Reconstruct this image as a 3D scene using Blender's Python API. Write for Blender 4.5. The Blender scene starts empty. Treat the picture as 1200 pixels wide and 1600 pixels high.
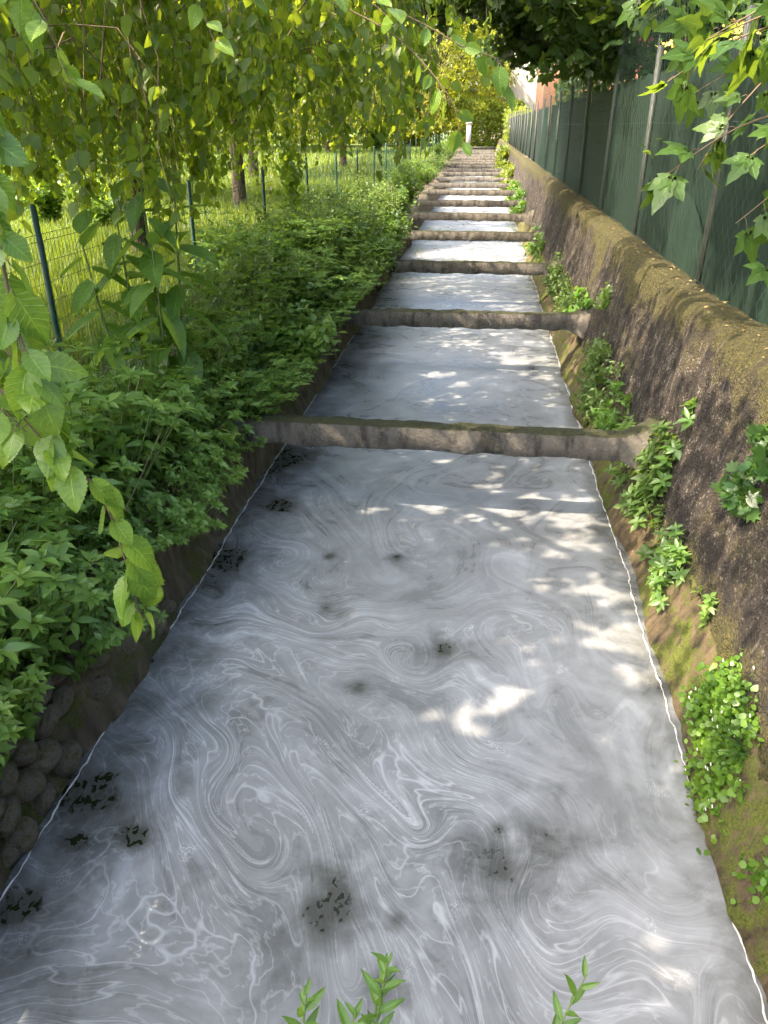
import bpy, math, random
import numpy as np
from mathutils import Vector, Matrix

rng = np.random.default_rng(11)
random.seed(5)
scene = bpy.context.scene
COL = scene.collection
PI = math.pi

# ------------------------------------------------------------------ camera
cam = bpy.data.cameras.new('camera')
cam.sensor_fit = 'VERTICAL'; cam.sensor_height = 24.0; cam.lens = 24.0 * 1180 / 1600
cam.clip_start = 0.05; cam.clip_end = 2000
cam_o = bpy.data.objects.new('camera', cam); COL.objects.link(cam_o)
cam_o.location = (0, 0, 2.6)
cam_o.rotation_euler = (PI / 2 - math.radians(27.07), 0, math.radians(6.757))
scene.camera = cam_o
CAM = np.array([0, 0, 2.6])

# ------------------------------------------------------------------ sky, sun, exposure
SUN_DIR = Vector((-0.62, -0.24, 0.76)).normalized()          # towards the sun
world = bpy.data.worlds.new('World'); scene.world = world; world.use_nodes = True
wn = world.node_tree.nodes
sky = wn.new('ShaderNodeTexSky'); sky.sky_type = 'NISHITA'; sky.sun_disc = False
sky.sun_elevation = math.asin(SUN_DIR.z); sky.sun_rotation = math.atan2(SUN_DIR.x, SUN_DIR.y)
sky.air_density = 0.75; sky.dust_density = 5.0; sky.ozone_density = 0.5
world.node_tree.links.new(sky.outputs[0], wn['Background'].inputs[0])
wn['Background'].inputs[1].default_value = 0.15
sun = bpy.data.lights.new('sun', 'SUN'); sun.energy = 2.0; sun.angle = math.radians(0.45); sun.color = (1.0, 0.83, 0.64)
sun_o = bpy.data.objects.new('sun', sun); COL.objects.link(sun_o)
sun_o.rotation_euler = SUN_DIR.to_track_quat('Z', 'Y').to_euler(); sun_o.location = (-20, -10, 30)
scene.view_settings.view_transform = 'Standard'; scene.view_settings.look = 'None'
scene.view_settings.exposure = 2.8; scene.view_settings.gamma = 1.0
scene.cycles.max_bounces = 5; scene.cycles.diffuse_bounces = 3; scene.cycles.glossy_bounces = 2; scene.cycles.transmission_bounces = 3
scene.cycles.transparent_max_bounces = 6; scene.cycles.caustics_reflective = False; scene.cycles.caustics_refractive = False
scene.cycles.use_denoising = True; scene.cycles.use_adaptive_sampling = True; scene.cycles.adaptive_threshold = 0.02; scene.cycles.adaptive_min_samples = 12; scene.cycles.use_light_tree = False; scene.cycles.sample_clamp_indirect = 6

# ------------------------------------------------------------------ node helper
class G:
    def __init__(s, name):
        s.m = bpy.data.materials.new(name); s.m.use_nodes = True
        s.t = s.m.node_tree; s.t.nodes.clear()
        s.out = s.t.nodes.new('ShaderNodeOutputMaterial')
    def put(s, sock, v):
        if isinstance(v, bpy.types.NodeSocket): s.t.links.new(v, sock)
        elif isinstance(v, tuple) and len(v) == 3 and sock.type == 'RGBA': sock.default_value = (*v, 1)
        else: sock.default_value = v
    def n(s, kind, ins=None, **props):
        nd = s.t.nodes.new('ShaderNode' + kind)
        for k, v in props.items(): setattr(nd, k, v)
        for k, v in (ins or {}).items(): s.put(nd.inputs[k], v)
        return nd
    def math(s, op, a, b=0.0, c=0.0, clamp=False):
        nd = s.t.nodes.new('ShaderNodeMath'); nd.operation = op; nd.use_clamp = clamp
        for i, v in enumerate((a, b, c)):
            if i < len(nd.inputs): s.put(nd.inputs[i], v)
        return nd.outputs[0]
    def mix(s, f, a, b, mode='MIX'):
        nd = s.t.nodes.new('ShaderNodeMix'); nd.data_type = 'RGBA'; nd.blend_type = mode
        s.put(nd.inputs[0], f); s.put(nd.inputs[6], a); s.put(nd.inputs[7], b)
        return nd.outputs[2]
    def ramp(s, f, stops, interp='LINEAR'):
        nd = s.t.nodes.new('ShaderNodeValToRGB'); nd.color_ramp.interpolation = interp
        el = nd.color_ramp.elements
        while len(el) < len(stops): el.new(0.5)
        for e, (p, c) in zip(el, stops):
            e.position = p; e.color = (*c, 1) if isinstance(c, tuple) else (c, c, c, 1)
        s.put(nd.inputs[0], f)
        return nd.outputs[0]
    def noise(s, vec, scale, detail=4.0, rough=0.55, dist=0.0):
        nd = s.n('TexNoise', {'Scale': scale, 'Detail': detail, 'Roughness': rough, 'Distortion': dist})
        if vec is not None: s.put(nd.inputs['Vector'], vec)
        return nd.outputs[0]
    def maprange(s, v, a, b, c=0.0, d=1.0):
        nd = s.n('MapRange', {0: v, 1: a, 2: b, 3: c, 4: d}); nd.clamp = True
        return nd.outputs[0]
    def scaled(s, vec, sc):
        nd = s.n('VectorMath', operation='MULTIPLY'); s.put(nd.inputs[0], vec); nd.inputs[1].default_value = sc
        return nd.outputs[0]
    def bsdf(s, **k):
        nd = s.t.nodes.new('ShaderNodeBsdfPrincipled')
        for a, v in k.items(): s.put(nd.inputs[a.replace('_', ' ')], v)
        return nd
    def bump(s, h, strength=0.4, dist=0.02):
        return s.n('Bump', {'Height': h, 'Strength': strength, 'Distance': dist}).outputs[0]
    def done(s, sh):
        s.t.links.new(sh.outputs[0] if hasattr(sh, 'outputs') else sh, s.out.inputs[0]); return s.m

def leaf_mat(name, dark, mid, light, trans=(0.32, 0.46, 0.04), amount=0.4, rough=0.42, veins=False, spots=0.0):
    g = G(name)
    r = g.n('NewGeometry').outputs['Random Per Island']
    if veins:
        r = g.n('ObjectInfo').outputs['Random']
    col = g.ramp(r, [(0.0, dark), (0.5, mid), (1.0, light)])
    lg = g.noise(g.n('NewGeometry').outputs['Position'], 1.3, 3, 0.6)
    col = g.mix(g.maprange(lg, 0.52, 0.70, 0, 0.6), col, tuple(c * k for c, k in zip(mid, (1.5, 1.15, 0.8))))
    col = g.mix(g.maprange(lg, 0.48, 0.32, 0, 0.5), col, tuple(c * k for c, k in zip(dark, (0.75, 0.85, 1.3))))
    nrm = None
    if veins:
        uv = g.n('TexCoord').outputs['UV']
        sx = g.n('SeparateXYZ', {0: uv})
        u = g.math('ABSOLUTE', g.math('MULTIPLY', g.math('SUBTRACT', sx.outputs[0], 0.5), 2.0))
        w = g.math('SUBTRACT', sx.outputs[1], g.math('MULTIPLY', u, 0.20))
        fr = g.math('FRACT', g.math('MULTIPLY', w, 7.5))
        side = g.maprange(g.math('ABSOLUTE', g.math('SUBTRACT', fr, 0.5)), 0.0, 0.11, 1.0, 0.0)
        rib = g.maprange(u, 0.02, 0.06, 1.0, 0.0)
        v = g.math('MAXIMUM', g.math('MULTIPLY', side, 0.6), rib)
        col = g.mix(g.math('MULTIPLY', v, 0.55), col, tuple(min(1, c * 2.4 + 0.02) for c in light))
        n1 = g.noise(g.n('TexCoord').outputs['Object'], 9.0, 3)
        col = g.mix(g.maprange(n1, 0.45, 0.75), col, tuple(c * 0.75 for c in mid))
        if spots:
            n2 = g.noise(uv, 6.0, 3)
            col = g.mix(g.maprange(n2, 0.66, 0.70, 0, spots), col, (0.16, 0.10, 0.03))
        nrm = g.bump(g.math('SUBTRACT', 0.0, v), 0.35, 0.01)
    p = g.bsdf(Base_Color=col, Roughness=rough)
    if nrm is not None: g.put(p.inputs['Normal'], nrm)
    tcol = g.mix(g.maprange(r, 0, 1, 0.0, 0.35), trans, tuple(min(1, c * 1.25) for c in trans))
    t = g.n('BsdfTranslucent', {'Color': tcol})
    return g.done(g.n('MixShader', {0: amount, 1: p.outputs[0], 2: t.outputs[0]}))

M = {}
M['mulberry'] = leaf_mat('mulberry_leaf', (0.042, 0.092, 0.012), (0.075, 0.14, 0.016), (0.12, 0.185, 0.02), (0.44, 0.55, 0.03), 0.5)
M['mulberry_near'] = leaf_mat('mulberry_leaf_close', (0.08, 0.17, 0.025), (0.13, 0.24, 0.03), (0.20, 0.31, 0.035), (0.36, 0.52, 0.05), 0.38, 0.34, veins=True, spots=0.8)
M['poke'] = leaf_mat('broad_leaf', (0.07, 0.15, 0.03), (0.085, 0.18, 0.035), (0.12, 0.22, 0.04), (0.34, 0.52, 0.06), 0.38, 0.38, veins=True)
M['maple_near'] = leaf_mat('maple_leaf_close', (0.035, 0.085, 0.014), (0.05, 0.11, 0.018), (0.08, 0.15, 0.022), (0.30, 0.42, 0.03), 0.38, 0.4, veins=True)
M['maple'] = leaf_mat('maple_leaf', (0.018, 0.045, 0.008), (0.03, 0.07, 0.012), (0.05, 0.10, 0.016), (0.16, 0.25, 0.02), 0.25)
M['yellowgreen'] = leaf_mat('sunny_leaf', (0.09, 0.13, 0.015), (0.13, 0.17, 0.018), (0.18, 0.21, 0.02), (0.50, 0.52, 0.03), 0.48)
M['weed'] = leaf_mat('weed_leaf', (0.075, 0.155, 0.03), (0.125, 0.235, 0.045), (0.19, 0.31, 0.07), (0.36, 0.54, 0.07), 0.36, 0.36)
M['fineweed'] = leaf_mat('fine_weed_leaf', (0.06, 0.12, 0.02), (0.09, 0.16, 0.035), (0.14, 0.21, 0.05), (0.30, 0.44, 0.06), 0.34, 0.5)
M['toadflax'] = leaf_mat('toadflax_leaf', (0.06, 0.15, 0.02), (0.09, 0.20, 0.025), (0.14, 0.26, 0.03), (0.34, 0.50, 0.04), 0.34, 0.4)
M['ivy'] = leaf_mat('ivy_leaf', (0.03, 0.08, 0.015), (0.04, 0.10, 0.02), (0.07, 0.14, 0.025), (0.2, 0.32, 0.03), 0.25, 0.35)
M['grass'] = leaf_mat('grass_blade', (0.05, 0.10, 0.013), (0.08, 0.14, 0.016), (0.15, 0.18, 0.035), (0.32, 0.41, 0.028), 0.36, 0.5)
M['lushgrass'] = leaf_mat('tuft_blade', (0.03, 0.09, 0.03), (0.05, 0.13, 0.04), (0.08, 0.16, 0.05), (0.16, 0.32, 0.06), 0.3, 0.4)
M['hedge'] = leaf_mat('hedge_leaf', (0.07, 0.12, 0.012), (0.11, 0.16, 0.015), (0.16, 0.20, 0.02), (0.42, 0.48, 0.03), 0.42)
M['shrub'] = leaf_mat('shrub_leaf', (0.05, 0.11, 0.014), (0.08, 0.16, 0.02), (0.12, 0.20, 0.026), (0.30, 0.45, 0.03), 0.38)

def plain(name, col, rough=0.7, var=0.25, scale=30.0, metal=0.0, bump=0.25):
    g = G(name); tc = g.n('TexCoord').outputs['Object']
    n = g.noise(tc, scale, 5, 0.6)
    c = g.mix(n, tuple(x * (1 - var) for x in col), tuple(min(1, x * (1 + var)) for x in col))
    return g.done(g.bsdf(Base_Color=c, Roughness=rough, Metallic=metal, Normal=g.bump(n, bump, 0.01)))

def bark(name, a, b):
    g = G(name); tc = g.n('TexCoord').outputs['Object']
    n = g.noise(g.scaled(tc, (14, 14, 3)), 1.0, 6, 0.65)
    return g.done(g.bsdf(Base_Color=g.ramp(n, [(0.3, a), (0.7, b)]), Roughness=0.9, Normal=g.bump(n, 0.8, 0.04)))
M['bark'] = bark('bark', (0.022, 0.016, 0.011), (0.085, 0.062, 0.042))
M['twig'] = plain('twig_bark', (0.16, 0.11, 0.065), 0.8)
M['stem'] = plain('green_stem', (0.10, 0.15, 0.035), 0.6)
M['greenpost'] = plain('green_enamel', (0.010, 0.055, 0.040), 0.4, 0.15)
M['wire'] = plain('green_wire', (0.012, 0.050, 0.030), 0.45, 0.15)
M['chainwire'] = plain('chain_wire', (0.022, 0.05, 0.036), 0.45, 0.15)
M['white'] = plain('white_petal', (0.75, 0.75, 0.70), 0.6, 0.05)
M['pink'] = plain('pink_petal', (0.75, 0.20, 0.25), 0.6, 0.2)
M['yellow'] = plain('yellow_flower', (0.65, 0.52, 0.10), 0.6, 0.2)
M['fruit'] = plain('unripe_fruit', (0.45, 0.22, 0.05), 0.5, 0.3)

# concrete with moss
def concrete(name, base_a, base_b, moss_up=True, moss_amount=0.5, warm=0.0):
    g = G(name); geo = g.n('NewGeometry'); tc = geo.outputs['Position']
    n1 = g.noise(tc, 4.5, 9, 0.72); n2 = g.noise(tc, 40.0, 6, 0.75); n3 = g.noise(g.scaled(tc, (9, 9, 3.0)), 1.0, 7, 0.68)
    c = g.ramp(n1, [(0.25, base_a), (0.75, base_b)])
    c = g.mix(g.maprange(n3, 0.48, 0.62, 0, 0.75), c, tuple(x * 0.35 for x in base_a))
    c = g.mix(g.maprange(n2, 0.56, 0.72, 0, 0.5), c, tuple(min(1, x * 1.7) for x in base_b))
    nz = g.n('SeparateXYZ', {0: geo.outputs['Normal']}).outputs[2]
    m = g.math('ADD', g.math('MULTIPLY', nz, 1.1), g.math('MULTIPLY', g.math('SUBTRACT', n1, 0.5), 1.6))
    mm = g.maprange(m, 0.42, 0.80, 0, moss_amount)
    mc = g.ramp(n2, [(0.3, (0.018, 0.020, 0.008)), (0.6, (0.05, 0.055, 0.014)), (0.8, (0.10, 0.10, 0.03))])
    c = g.mix(mm, c, mc)
    h = g.math('ADD', n2, g.math('MULTIPLY', n1, 0.6))
    return g.done(g.bsdf(Base_Color=c, Roughness=0.92, Normal=g.bump(h, 0.9, 0.03)))
M['beam'] = concrete('beam_concrete', (0.095, 0.085, 0.068), (0.25, 0.225, 0.185), moss_amount=0.95)

def wall_mat():
    g = G('retaining_wall_render'); tc = g.n('TexCoord').outputs['Object']
    xyz = g.n('SeparateXYZ', {0: tc}); z = xyz.outputs[2]
    big = g.noise(tc, 1.1, 6, 0.6); mid = g.noise(tc, 6.0, 8, 0.68); fine = g.noise(tc, 60.0, 6, 0.75)
    streak = g.noise(g.scaled(tc, (9, 9, 0.7)), 1.0, 7, 0.62)
    c = g.ramp(mid, [(0.34, (0.015, 0.012, 0.009)), (0.50, (0.062, 0.045, 0.031)), (0.66, (0.145, 0.112, 0.08))])
    c = g.mix(g.maprange(streak, 0.46, 0.64, 0, 0.75), c, (0.035, 0.027, 0.02))
    c = g.mix(g.maprange(g.noise(g.scaled(tc, (14, 14, 0.9)), 1.0, 6), 0.58, 0.68, 0, 0.55), c, (0.30, 0.27, 0.22))
    ag = g.n('TexVoronoi', {'Vector': tc, 'Scale': 75.0})
    agv = g.n('SeparateXYZ', {0: ag.outputs['Color']}).outputs[0]
    c = g.mix(g.maprange(agv, 0.0, 0.5, 0.55, 0.0), c, (0.012, 0.010, 0.008))
    c = g.mix(g.math('MULTIPLY', g.maprange(agv, 0.86, 0.92), g.maprange(mid, 0.44, 0.6)), c, (0.34, 0.30, 0.24))
    c = g.mix(g.maprange(fine, 0.58, 0.68, 0, 0.5), c, (0.30, 0.26, 0.20))
    up = g.math('ADD', g.maprange(z, 1.10, 1.5, 0.0, 0.36), g.math('SUBTRACT', big, 0.44))
    low = g.math('ADD', g.maprange(z, 0.62, 0.30, 0.0, 0.34), g.math('SUBTRACT', big, 0.45))
    ms = g.math('MAXIMUM', up, low)
    ms = g.math('ADD', ms, g.math('MULTIPLY', g.math('SUBTRACT', mid, 0.5), 0.9))
    mossc = g.ramp(fine, [(0.36, (0.022, 0.024, 0.007)), (0.52, (0.105, 0.095, 0.018)), (0.70, (0.26, 0.21, 0.05))])
    c = g.mix(g.maprange(ms, 0.16, 0.36, 0, 0.9), c, mossc)
    h = g.math('ADD', g.math('MULTIPLY', mid, 1.2), g.math('ADD', g.math('ADD', fine, g.math('MULTIPLY', ag.outputs['Distance'], -0.9)), g.math('MULTIPLY', streak, 0.5)))
    return g.done(g.bsdf(Base_Color=c, Roughness=0.95, Normal=g.bump(h, 1.0, 0.045)))
M['wall'] = wall_mat()

def moss_mat(name, dirt_a, dirt_b, moss_a, moss_b, th=0.5):
    g = G(name); tc = g.n('TexCoord').outputs['Object']
    n1 = g.noise(tc, 3.2, 7, 0.65); n2 = g.noise(tc, 14.0, 7, 0.7); n3 = g.noise(tc, 90.0, 4, 0.7)
    st = g.noise(g.scaled(tc, (16, 16, 2.5)), 1.0, 6, 0.6)
    c = g.ramp(st, [(0.3, dirt_a), (0.7, dirt_b)])
    mo = g.ramp(n3, [(0.3, moss_a), (0.7, moss_b)])
    c = g.mix(g.maprange(g.math('ADD', n1, g.math('MULTIPLY', g.math('SUBTRACT', n2, 0.5), 0.7)), th, th + 0.12), c, mo)
    h = g.math('ADD', g.math('MULTIPLY', n2, 1.5), n3)
    return g.done(g.bsdf(Base_Color=c, Roughness=0.95, Normal=g.bump(h, 0.9, 0.03)))
M['footing'] = moss_mat('mossy_footing', (0.05, 0.036, 0.02), (0.22, 0.16, 0.085), (0.05, 0.07, 0.008), (0.20, 0.23, 0.025), 0.46)
M['bankwall'] = moss_mat('earthy_wall', (0.08, 0.062, 0.038), (0.25, 0.20, 0.135), (0.06, 0.07, 0.02), (0.17, 0.175, 0.045), 0.5)
M['stone'] = moss_mat('river_stone', (0.20, 0.17, 0.13), (0.42, 0.36, 0.28), (0.11, 0.11, 0.03), (0.25, 0.22, 0.07), 0.50)

def ground_mat():
    g = G('meadow_soil'); tc = g.n('TexCoord').outputs['Object']
    n1 = g.noise(tc, 0.35, 5); n2 = g.noise(tc, 6.0, 7, 0.7); n3 = g.noise(tc, 40.0, 4, 0.7)
    c = g.ramp(n2, [(0.3, (0.055, 0.085, 0.012)), (0.6, (0.12, 0.165, 0.02)), (0.85, (0.20, 0.22, 0.04))])
    c = g.mix(g.maprange(n1, 0.55, 0.75, 0, 0.5), c, (0.14, 0.12, 0.05))
    c = g.mix(g.maprange(n3, 0.62, 0.72, 0, 0.5), c, (0.20, 0.15, 0.08))
    xs = g.n('SeparateXYZ', {0: tc}).outputs[0]
    c = g.mix(g.maprange(g.math('ADD', xs, g.math('MULTIPLY', n2, 0.6)), -3.5, -3.0), c, g.ramp(n3, [(0.3, (0.035, 0.028, 0.016)), (0.7, (0.14, 0.105, 0.06))]))
    return g.done(g.bsdf(Base_Color=c, Roughness=1.0, Normal=g.bump(n2, 0.6, 0.05)))
M['ground'] = ground_mat()

def screen_mat(name, col, holes=True):
    g = G(name); tc = g.n('TexCoord').outputs['Object']
    n = g.noise(g.scaled(tc, (2, 5, 0.8)), 1.0, 6, 0.6); f = g.noise(g.scaled(tc, (40, 160, 40)), 1.0, 3)
    c = g.mix(g.maprange(n, 0.3, 0.7), tuple(x * 0.65 for x in col), tuple(x * 1.3 for x in col))
    c = g.mix(g.maprange(f, 0.55, 0.7, 0, 0.4), c, tuple(x * 1.8 for x in col))
    p = g.bsdf(Base_Color=c, Roughness=0.62, Normal=g.bump(f, 0.4, 0.004))
    t = g.n('BsdfTranslucent', {'Color': tuple(min(1, x * 2.2) for x in col)})
    return g.done(g.n('MixShader', {0: 0.09, 1: p.outputs[0], 2: t.outputs[0]}))
M['screen'] = screen_mat('shade_cloth', (0.0042, 0.016, 0.0105))
M['patch'] = screen_mat('shade_cloth_patch', (0.012, 0.030, 0.020))
M['darkpost'] = plain('dark_steel', (0.045, 0.05, 0.042), 0.6, 0.35, 18, 0.2)
M['angle'] = plain('weathered_steel', (0.20, 0.21, 0.19), 0.6, 0.35, 18, 0.3)

# ------------------------------------------------------------------ mesh helpers
class Acc:
    """collects vertices and triangles / quads of ONE object"""
    def __init__(s): s.V = []; s.T = []; s.Q = []; s.n = 0
    def add(s, V, F):
        V = np.asarray(V, float).reshape(-1, 3); F = np.asarray(F, int)
        if len(V) == 0 or len(F) == 0: return s
        (s.T if F.shape[1] == 3 else s.Q).append(F + s.n); s.V.append(V); s.n += len(V); return s
    def arrays(s):
        return (np.concatenate(s.V) if s.V else np.zeros((0, 3)), np.concatenate(s.T) if s.T else np.zeros((0, 3), int), np.concatenate(s.Q) if s.Q else np.zeros((0, 4), int))
    def mesh(s, name, mat, smooth=False, uv=None):
        V, T, Q = s.arrays(); me = bpy.data.meshes.new(name)
        me.vertices.add(len(V)); me.vertices.foreach_set('co', V.astype(np.float32).ravel())
        li = np.concatenate([T.ravel(), Q.ravel()]).astype(np.int32)
        me.loops.add(len(li)); me.loops.foreach_set('vertex_index', li)
        tot = np.concatenate([np.full(len(T), 3), np.full(len(Q), 4)]).astype(np.int32)
        st = np.concatenate([[0], np.cumsum(tot)[:-1]]).astype(np.int32)
        me.polygons.add(len(tot)); me.polygons.foreach_set('loop_start', st); me.polygons.foreach_set('loop_total', tot)
        if smooth: me.polygons.foreach_set('use_smooth', np.ones(len(tot), bool))
        me.update(calc_edges=True); me.validate()
        if uv is not None:
            l = me.uv_layers.new(name='UVMap'); l.data.foreach_set('uv', uv[li].astype(np.float32).ravel())
        if mat: me.materials.append(M[mat] if isinstance(mat, str) else mat)
        return me
    def obj(s, name, mat, parent=None, smooth=False, loc=None):
        return link(name, s.mesh(name, mat, smooth), parent, loc)

def link(name, me, parent=None, loc=None):
    o = bpy.data.objects.new(name, me); COL.objects.link(o)
    if parent is not None: o.parent = parent
    if loc is not None: o.location = loc
    return o
def tag(o, label=None, cat=None, group=None, kind=None):
    if label: o['label'] = label
    if cat: o['category'] = cat
    if group: o['group'] = group
    if kind: o['kind'] = kind
    return o
def thing(name, loc, label, cat, group=None):
    o = bpy.data.objects.new(name, None); COL.objects.link(o); o.location = loc
    o.empty_display_size = 0.2
    return tag(o, label, cat, group)
def copy_tree(o, loc, rz=0.0, sc=1.0, label=None):
    c = o.copy(); COL.objects.link(c); c.location = loc; c.rotation_euler = (0, 0, rz); c.scale = (sc, sc, sc)
    if label: c['label'] = label
    for ch in o.children:
        k = ch.copy(); COL.objects.link(k); k.parent = c
        for g2 in ch.children:
            q = g2.copy(); COL.objects.link(q); q.parent = k
    return c

def norm(v): return v / np.maximum(np.linalg.norm(v, axis=-1, keepdims=True), 1e-9)
def frames(d, n):
    d = norm(d); x = norm(np.cross(d, n)); n = np.cross(x, d); return x, d, n
def scatter(tpl, pos, d, n, size, wid=1.0):
    TV, TF = tpl; x, d, n = frames(d, n); N = len(pos); k = len(TV)
    size = np.broadcast_to(np.asarray(size, float), (N,)); wid = np.broadcast_to(np.asarray(wid, float), (N,))
    V = pos[:, None, :] + size[:, None, None] * (TV[None, :, 0, None] * wid[:, None, None] * x[:, None, :] + TV[None, :, 1, None] * d[:, None, :] + TV[None, :, 2, None] * n[:, None, :])
    F = (TF[None] + (np.arange(N) * k)[:, None, None]).reshape(-1, TF.shape[1])
    return V.reshape(-1, 3), F
def tube(P, r, sides=6, cap=True):
    P = np.asarray(P, float); r = np.broadcast_to(np.asarray(r, float), (len(P),)); T = norm(np.gradient(P, axis=0))
    ref = np.array([0.31, 0.95, 0.02]) if abs(T[:, 2]).mean() > 0.7 else np.array([0.02, 0.05, 1.0])
    x = norm(np.cross(T, ref)); y = np.cross(T, x)
    a = np.linspace(0, 2 * PI, sides, endpoint=False)
    V = P[:, None] + r[:, None, None] * (np.cos(a)[None, :, None] * x[:, None] + np.sin(a)[None, :, None] * y[:, None])
    k = len(P); i = np.arange(k - 1)[:, None] * sides; j = np.arange(sides)[None]; j2 = (j + 1) % sides
    Q = np.stack([i + j, i + j2, i + sides + j2, i + sides + j], -1).reshape(-1, 4)
    return V.reshape(-1, 3), Q
def box(c, s):
    c = np.array(c, float); s = np.array(s, float) / 2
    V = np.array([[x, y, z] for x in (-1, 1) for y in (-1, 1) for z in (-1, 1)]) * s + c
    return V, np.array([[0, 1, 3, 2], [4, 6, 7, 5], [0, 4, 5, 1], [2, 3, 7, 6], [0, 2, 6, 4], [1, 5, 7, 3]])
def grid(P):
    """P (a,b,3) -> quads"""
    a, b = P.shape[:2]; i = np.arange(a - 1)[:, None] * b; j = np.arange(b - 1)[None]
    return P.reshape(-1, 3), np.stack([i + j, i + j + 1, i + b + j + 1, i + b + j], -1).reshape(-1, 4)
class Waves:
    """smooth random field from a sum of sines"""
    def __init__(s, seed, n, k0, k1, power=1.0, dim=3):
        r = np.random.default_rng(seed); k = k0 * (k1 / k0) ** r.random(n); d = norm(r.normal(size=(n, dim)))
        s.k = d * k[:, None]; s.a = (k / k0) ** -power; s.p = r.random(n) * 2 * PI; s.a /= np.sqrt((s.a ** 2).sum() / 2)
    def __call__(s, P):
        return (np.sin(P @ s.k.T + s.p) * s.a).sum(-1)
def bez(p, n=14):
    """smooth polyline through points (Catmull-Rom)"""
    p = np.asarray(p, float); q = np.concatenate([[2 * p[0] - p[1]], p, [2 * p[-1] - p[-2]]]); out = []
    for i in range(1, len(q) - 2):
        t = np.linspace(0, 1, max(2, n // (len(p) - 1)), endpoint=False)[:, None]
        out.append(0.5 * (2 * q[i] + (q[i + 1] - q[i - 1]) * t + (2 * q[i - 1] - 5 * q[i] + 4 * q[i + 1] - q[i + 2]) * t ** 2 + (3 * q[i] - q[i - 1] - 3 * q[i + 1] + q[i + 2]) * t ** 3))
    return np.concatenate(out + [p[-1:]])

# leaf templates: length 1 along +Y, upper side +Z
def T_(v, f): return np.array(v, float), np.array(f, int)
SMALL = T_([(0, 0, 0), (-.28, .42, .07), (0, 1, -.06), (.28, .42, .07)], [(0, 3, 2), (0, 2, 1)])
ROUND = T_([(0, 0, 0), (-.42, .2, .05), (-.46, .62, .04), (0, 1, -.05), (.46, .62, .04), (.42, .2, .05)], [(0, 5, 4), (0, 4, 3), (0, 3, 2), (0, 2, 1)])
OVATE = T_([(0, 0, 0), (-.33, .25, .06), (-.25, .65, .03), (0, 1, -.14), (.25, .65, .03), (.33, .25, .06), (0, .5, 0)],
           [(0, 6, 1), (1, 6, 2), (2, 6, 3), (0, 5, 6), (5, 4, 6), (4, 3, 6)])
LANCE = T_([(0, 0, 0), (-.18, .30, .06), (-.165, .56, .04), (0, 1, -.16), (.165, .56, .04), (.18, .30, .06), (0, .45, -.01)],
           [(0, 6, 1), (1, 6, 2), (2, 6, 3), (0, 5, 6), (5, 4, 6), (4, 3, 6)])
BLADE = T_([(-.02, 0, 0), (.02, 0, 0), (.014, .55, .05), (-.014, .55, .05), (0, 1, .22)], [(0, 1, 2), (0, 2, 3), (3, 2, 4)])
LOBED = T_([(0, 0, 0), (-.30, .08, 0), (-.5, .38, .03), (-.26, .42, .02), (-.30, .78, 0), (-.1, .66, .02), (0, 1, -.08), (.1, .66, .02), (.30, .78, 0), (.26, .42, .02), (.5, .38, .03), (.30, .08, 0)],
           [(0, 2, 1), (0, 3, 2), (0, 4, 3), (0, 5, 4), (0, 6, 5), (0, 7, 6), (0, 8, 7), (0, 9, 8), (0, 10, 9), (0, 11, 10)])

def fine_leaf(width, rows=22, serr=0.05, cord=0.10, droop=0.25, cup=0.12, shoulder=0.75, wav=0.012):
    """a close-up leaf: serrated blade with midrib fold, returns mesh arrays and uv"""
    v = np.linspace(0, 1, rows); w = width * np.sin(PI * v ** shoulder) ** 0.8 * (1 - 0.25 * v)
    w = w * (1 + serr * ((np.arange(rows) % 2) * 2 - 1)); w[-1] = 0; w[0] = width * 0.10
    u = np.array([-1, -.66, -.33, 0, .33, .66, 1]); P = np.zeros((rows, 7, 3)); UV = np.zeros((rows, 7, 2))
    for i in range(rows):
        for j, uu in enumerate(u):
            y = v[i] - cord * (abs(uu) ** 2) * max(0, 1 - v[i] * 3.2)
            z = cup * abs(uu) * width - droop * v[i] ** 2 + wav * math.sin((v[i] - abs(uu) * .2) * 7.5 * 2 * PI) * abs(uu)
            P[i, j] = (uu * w[i], y, z); UV[i, j] = (uu * .5 + .5, v[i])
    V, Q = grid(P); return V, Q[:, ::-1], UV.reshape(-1, 2)
def maple_leaf(seed=0):
    r = np.random.default_rng(seed); V = [(0, 0, 0)]; UV = [(0.5, 0.0)]; F = []
    for ang, ln, wd in ((-1.75, .42, .13), (-.85, .72, .19), (0, 1.0, .22), (.85, .72, .19), (1.75, .42, .13)):
        s, c = math.sin(ang), math.cos(ang); b = len(V); t = np.linspace(0, 1, 8)
        prof = wd * np.array([.55, .75, 1.0, .98, .86, .55, .35, 0]) * (1 + .16 * np.array([0, 1, -1, 1, -1, 1, -1, 0]))
        for q in range(8):
            for uu in (-1, 0, 1):
                x = uu * prof[q]; y = t[q] * ln; z = .10 * abs(uu) * wd - .22 * (t[q] * ln) ** 2 + r.normal() * .004
                V.append((x * c + y * s, .22 + y * c - x * s, z)); UV.append((uu * .5 + .5, t[q]))
        for q in range(7):
            for k in (0, 1):
                a = b + q * 3 + k; F.append((a, a + 1, a + 4, a + 3))
        F.append((0, b, b + 1, b + 2))
    return np.array(V), np.array(F), np.array(UV)
def leaf_mesh(name, arr, mat):
    V, F, UV = arr; a = Acc().add(V, F); return a.mesh(name, mat, True, UV)
def put_leaf(me, parent, pos, d, n, size, name='leaf'):
    x, d, n = frames(np.array([d], float), np.array([n], float))
    o = link(name, me, parent); m = Matrix.Identity(4)
    for r in range(3):
        m[r][0] = x[0][r] * size; m[r][1] = d[0][r] * size; m[r][2] = n[0][r] * size; m[r][3] = pos[r]
    o.matrix_basis = m
    return o

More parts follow.
